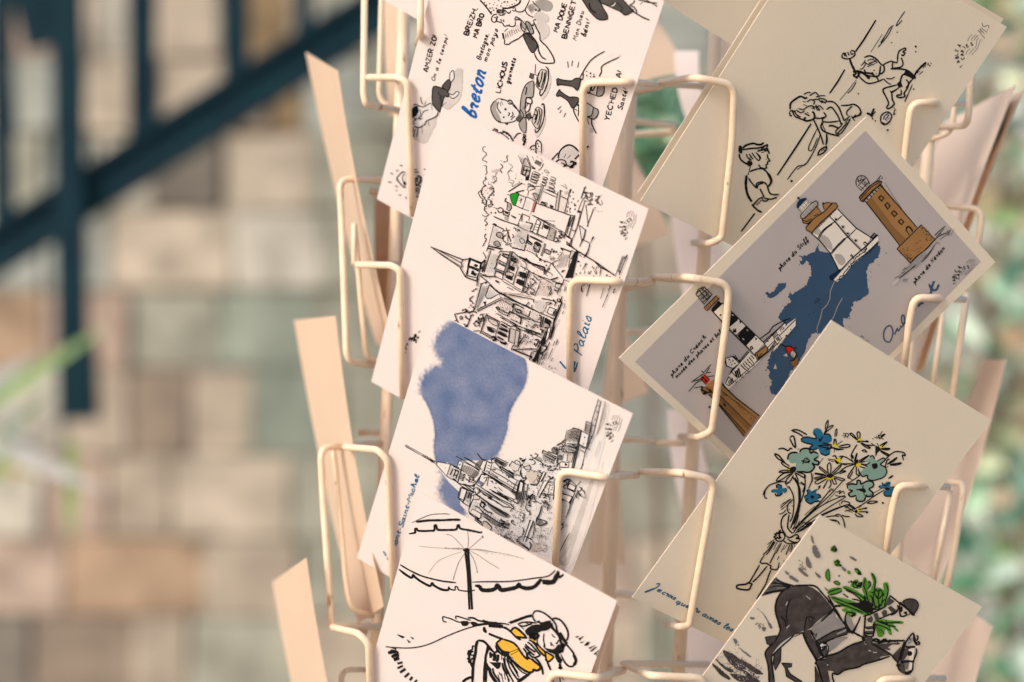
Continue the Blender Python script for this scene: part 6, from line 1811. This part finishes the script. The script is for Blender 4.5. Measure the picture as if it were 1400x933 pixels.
# ------------------------------------------------------------------ horse and rider card
K7 = Ink(R4)
J1 = (1090, 710, 5.833); J2 = (960, 780, 6.1); J3 = (1100, 820, 7.778)
draw(K7, J2, """
p x: 490,210 600,60 660,90 745,125 700,150 600,180
l k 1.4: 610,60 660,95 760,125;560,110 650,110 740,130;540,150 640,130 740,140;510,190 600,170 730,150;490,210 560,190 680,165;580,90 660,115 730,130;550,130 640,125;525,165 620,150;600,75 690,115
f H: 745,128 830,125 900,135 960,170 1010,220 1080,310 1060,340 960,420 900,480 850,500 840,500 800,520 720,560 640,620 590,690 580,740 595,933 550,933 545,780 525,690 560,640 620,560 650,500 640,450 620,380 610,300 640,210 690,160
p H: 840,500 900,490 940,540 960,600 1000,700 950,745 900,660 860,590
l k 1.8: 745,128 850,122 940,130 1000,190 1085,290 1090,320 980,420
l k 2: 735,135 670,170 620,250 610,340 635,430 650,490
l k 1.4: 740,230 710,300 700,380 710,430;650,380 690,420 695,470;860,390 900,385 935,400;880,400 900,430;850,500 860,420 870,395;920,400 900,470
l w 1.6: 710,260 695,290;700,480 725,455
s w .8: 865,210 900,240
l w 3: 760,545 700,590 640,640 590,700
l k 1.6: 765,530 730,570 650,640 590,700 575,740 600,930;650,500 610,580 525,680 545,780 560,930;765,530 830,515;765,550 830,520;640,440 650,480 640,530
q H 1.6: 525,555 620,540 600,600 560,620 540,610
q H 1.6: 600,690 655,640 650,750 605,830 590,770
q H 1.6: 660,770 745,775 740,800 705,810 730,860 830,925 830,933 790,933 700,880 690,810
l k 2.4: 835,510 870,600 920,690 950,745 940,780
q H 1.6: 945,760 1000,740 1100,720 1098,830 1070,800 1030,830 1060,933 1000,933
p H: 935,933 945,800 1000,933
f g: 905,490 1000,400 1098,340 1098,520 1010,560 930,570
f g: 1098,580 1098,640 1050,680 1040,630
p k: 895,495 925,520 945,525 935,545 955,560 935,575 905,530
q H 1.5: 945,590 1098,520 1098,570 1010,600 960,630
c k 1.6 9: 960,600 1000,600 1040,620 1030,690 1010,710 980,660 1000,640 1030,620
l k 1.6: 960,640 990,700 1015,715 1045,680 1040,620;980,640 1030,615
u x: 445,310 480,330 520,370 550,420 585,470 565,480 530,400 490,345
u x: 395,390 430,390 438,405 410,410
D x 1.4 26: 440,420 520,440 530,500 460,480
u x: 500,470 530,475 520,505 500,500
u x: 260,565 290,580 285,610 265,600
D x 1.4 10: 265,570 300,600 320,650 290,640
u x: 320,650 400,710 395,720 340,680
u H: 170,665 260,700 330,760 350,830 300,830 220,760
u H: 320,740 400,780 500,850 490,865 430,850 350,790
u H: 100,725 180,790 260,830 240,850 170,810
u H: 70,765 150,820 230,890 220,910 150,870
u H: 230,860 330,870 440,920 430,933 300,920
u H: 330,820 410,870 480,925 460,930 380,890
D H 2.0 120 42: 150,680 330,780 480,890 300,925
D v 1.1 60 42: 130,700 330,780 470,890 280,925
D x 1.4 90: 90,720 260,640 500,860 330,933
D x 1.2 14: 430,730 480,730 500,860 450,800
u x: 690,0 720,20 715,35 690,20
u x: 720,35 760,50 800,85 780,90 730,65
u x: 810,0 840,5 880,40 860,45
u x: 940,10 980,40 975,60 950,40
u x: 1020,135 1045,155 1035,165
""")
draw(K7, J1, """
u x: 105,130 120,140 130,190 115,180
u x: 120,210 150,215 180,295 150,305 120,260
u x: 70,295 90,310 110,380 80,380 65,340
D x 1.6 30: 0,300 40,330 80,440 20,410
u x: 10,380 50,410 80,445 60,450 10,405
u x: 140,420 180,450 175,465 150,445
u x: 415,290 465,315 460,330 425,310
u x: 355,375 385,395 380,410 355,400
u x: 215,535 240,560 235,570 220,555
d x 1.2: 330,447 0,490 408,497
u G: 262,225 285,215 305,225 315,245 290,258 265,250
c k 1.2 9: 268,230 290,220 310,235 300,250 275,245
u G: 287,335 310,320 332,325 330,365 295,370
c k 1.2 9: 290,340 320,325 325,350 345,370 300,360
u G: 452,395 475,385 505,420 485,440 465,425
c k 1.2 8: 460,390 480,400 490,430 505,425
u G: 395,410 415,408 420,430 400,432
o G 1: 245,390 255,440 250,490 225,460 225,420
o G 1: 285,495 310,488 335,505 325,520 300,512
f G: 235,580 260,550 310,540 350,545 350,570 300,590 260,600
f G: 355,535 400,530 460,560 520,600 560,640 540,660 470,610 400,570
f G: 260,610 330,620 420,640 540,690 600,730 560,765 450,730 380,700 290,650
f G: 420,525 450,480 480,480 490,510 510,520 490,550 450,540
f G: 520,470 540,460 555,490 575,485 585,520 560,560 540,640 530,600 515,560
f G: 580,430 600,425 622,460 625,510 600,560 585,550 600,500
f G: 540,600 580,560 640,540 690,570 700,620 680,700 620,720 570,700
f G: 680,510 715,500 725,540 715,620 690,690 660,700 690,600
f G: 380,745 400,720 460,735 460,760 420,770
f G: 350,715 390,705 395,720 370,735
f G: 290,685 340,675 380,690 300,695
f G: 600,820 650,790 730,800 835,810 830,830 760,830 800,880 790,890 740,850 750,910 730,915 700,870 680,925 640,930 620,860
f k: 540,640 600,720 560,740 450,690 400,660 480,660
p x: 570,640 600,640 610,690 590,690
p x: 640,670 670,670 660,700
l k 1.3: 240,580 290,560 340,545;250,600 300,590 350,570;270,615 360,650 480,700 580,760;360,540 440,575 520,620 590,720;380,560 460,600 540,680;430,630 500,650 590,730;300,650 400,690 520,740;450,490 440,530 470,540 490,510;540,470 525,520 540,560;560,490 580,510 560,550;590,430 615,480 610,560;620,550 600,620 620,700;650,550 640,620 650,700;680,580 670,650;700,510 720,560 700,640 690,690;540,560 560,640 600,720;570,600 590,620 600,690;620,600 640,620;290,685 350,680 400,690;360,590 390,610 400,620;480,510 510,500 500,540
c k 1.3 12: 520,600 560,660 600,700 640,680 690,640;430,490 460,500 480,530 500,510
c k 1.2 11: 590,580 640,560 680,590 640,620 600,600;540,640 600,710 660,690
l k 1.3: 610,830 680,850 740,880;640,810 720,840 780,850;650,860 690,910;620,800 700,820 820,815;660,800 740,850;620,840 660,900;700,800 730,860
c k 1.4 7: 390,730 430,740 450,760 420,765;430,730 450,740
l k 1.5: 285,690 330,760 370,840;285,680 260,640 240,600;280,710 300,690 340,690
l k 1.5: 730,600 780,640 810,670 800,710 740,750 620,800;520,770 600,740 700,690;700,690 720,640 735,610
p d: 720,620 760,640 770,650 730,680 700,680
p d: 715,700 740,685 780,715 775,735 745,735
p d: 665,740 690,715 710,725 710,765 680,770
p d: 600,750 635,740 650,790 620,805
p d: 550,790 590,765 600,790 590,820 560,815
p d: 540,850 600,845 600,865 545,868
p d: 535,885 600,885 595,905 540,910
l k 1.6: 535,770 530,850 525,930;600,830 605,880 600,930;790,680 800,700 780,740 740,760
o H 1.5: 835,655 860,635 910,630 950,650 960,690 940,730 915,760 880,720
l k 2.2: 810,665 850,690 930,765;800,660 830,660
l k 1.6: 830,690 810,720 820,770;870,735 850,740 870,755 840,770 810,765;900,740 880,760
f k: 800,710 830,690 835,720 820,735
l k 1.5: 390,730 375,790 380,850 420,890 440,900 480,820 500,770
f g: 385,760 420,780 440,830 450,870 420,890 395,850
l k 1.5: 430,895 470,910 500,925
""")
draw(K7, J3, """
f g: 70,300 180,220 290,140 330,190 370,190 420,270 320,310 200,370 120,410
f g: 230,450 350,400 460,390 400,430 300,520 260,520
l k 1.6: 240,0 290,60 300,100 170,225;300,95 350,160 430,270
q H 1.6: 120,430 300,330 430,290 460,330 440,360 300,400 210,440 150,460
p g: 330,350 440,300 430,330 340,365
p k: 430,290 450,280 480,320 480,350 445,340
l k 1.6: 435,140 425,200 440,260 490,330 510,320 560,240 585,175
l k 1.5: 510,330 560,370 620,390;640,170 635,250 625,330 640,380
f k: 600,390 625,390 640,420 610,430
c k 2 11: 630,390 660,390 690,390 700,440 650,450 640,420 680,410
f d: 640,390 700,390 710,430 680,460 640,440
l k 1.5: 730,230 740,300 720,370 700,390
l k 1.4: 620,280 670,300 730,290;620,330 660,355 730,350;625,360 680,380
f H: 210,590 350,560 460,490 560,460 620,440 640,470 700,450 780,490 860,530 900,580 800,600 780,640 620,680 560,700 420,740 370,780 310,770 290,750 230,740 260,700 240,640
f H: 120,640 160,640 230,660 240,740 260,879 190,879 150,760
f H: 700,450 830,460 1000,450 990,470 930,470 880,500 910,520 870,525 760,480
l k 1.8: 120,640 220,595 350,555 480,480 640,425;110,660 140,720 190,879;290,770 290,820 310,879;105,700 110,879
l k 1.8: 290,770 350,785 420,740 560,710 620,680 760,640 900,595
l w 1.6: 230,680 245,690;670,530 700,540;720,550 760,555
l k 1.8: 700,450 780,500 900,570 1000,660;730,430 800,445 900,430 1050,430
c k 2 10: 720,440 760,410 790,440 830,420 870,435 920,430
D k 1.6 16 90: 930,420 1070,405 1070,430 940,440
p H: 930,580 1020,490 1000,600 985,660 940,600
p H: 1040,520 1110,500 1130,520 1060,620 1020,660
p H: 1000,670 1060,655 1055,700 1035,760 1000,740
p x: 1065,665 1105,655 1090,730 1060,740
p W: 1100,520 1165,505 1150,640 1105,650;1110,660 1145,665 1130,735 1100,745
l k 1.6: 1050,470 1100,400 1150,350 1160,440 1210,470 1215,440;1190,370 1200,400 1180,430;1180,510 1185,560 1150,650 1140,740 1095,785 1040,770 1000,740 985,700;920,590 980,660 1000,700
f g: 1085,450 1100,410 1140,400 1140,430 1100,470
l k 1.8: 1150,350 1165,400 1170,450 1190,480;1100,400 1120,420;1200,430 1218,450;1180,450 1210,440
l k 2: 1070,440 1040,540 1010,640;1055,440 1025,530 995,650;1065,490 1170,490;1070,502 1165,500;1010,655 1090,645 1160,655;1010,665 1100,655
d k 2.2: 1112,565
f k: 1085,760 1140,740 1125,770 1095,785
l k 1.8: 990,670 975,690 990,705 1000,690;1030,720 1060,760 1090,780
p d: 1010,720 1060,700 1060,775 1020,770
o v 1.6: 150,470 180,450 240,480 240,540 210,595 180,560 160,500
f d: 180,500 220,480 235,530 205,590 180,540
l k 2: 110,440 140,500 180,530 230,480;140,510 220,480;190,430 200,470
s k 1.4: 60,320 100,370 120,350 110,390
""")
K7.build('printed_horse_drawing')
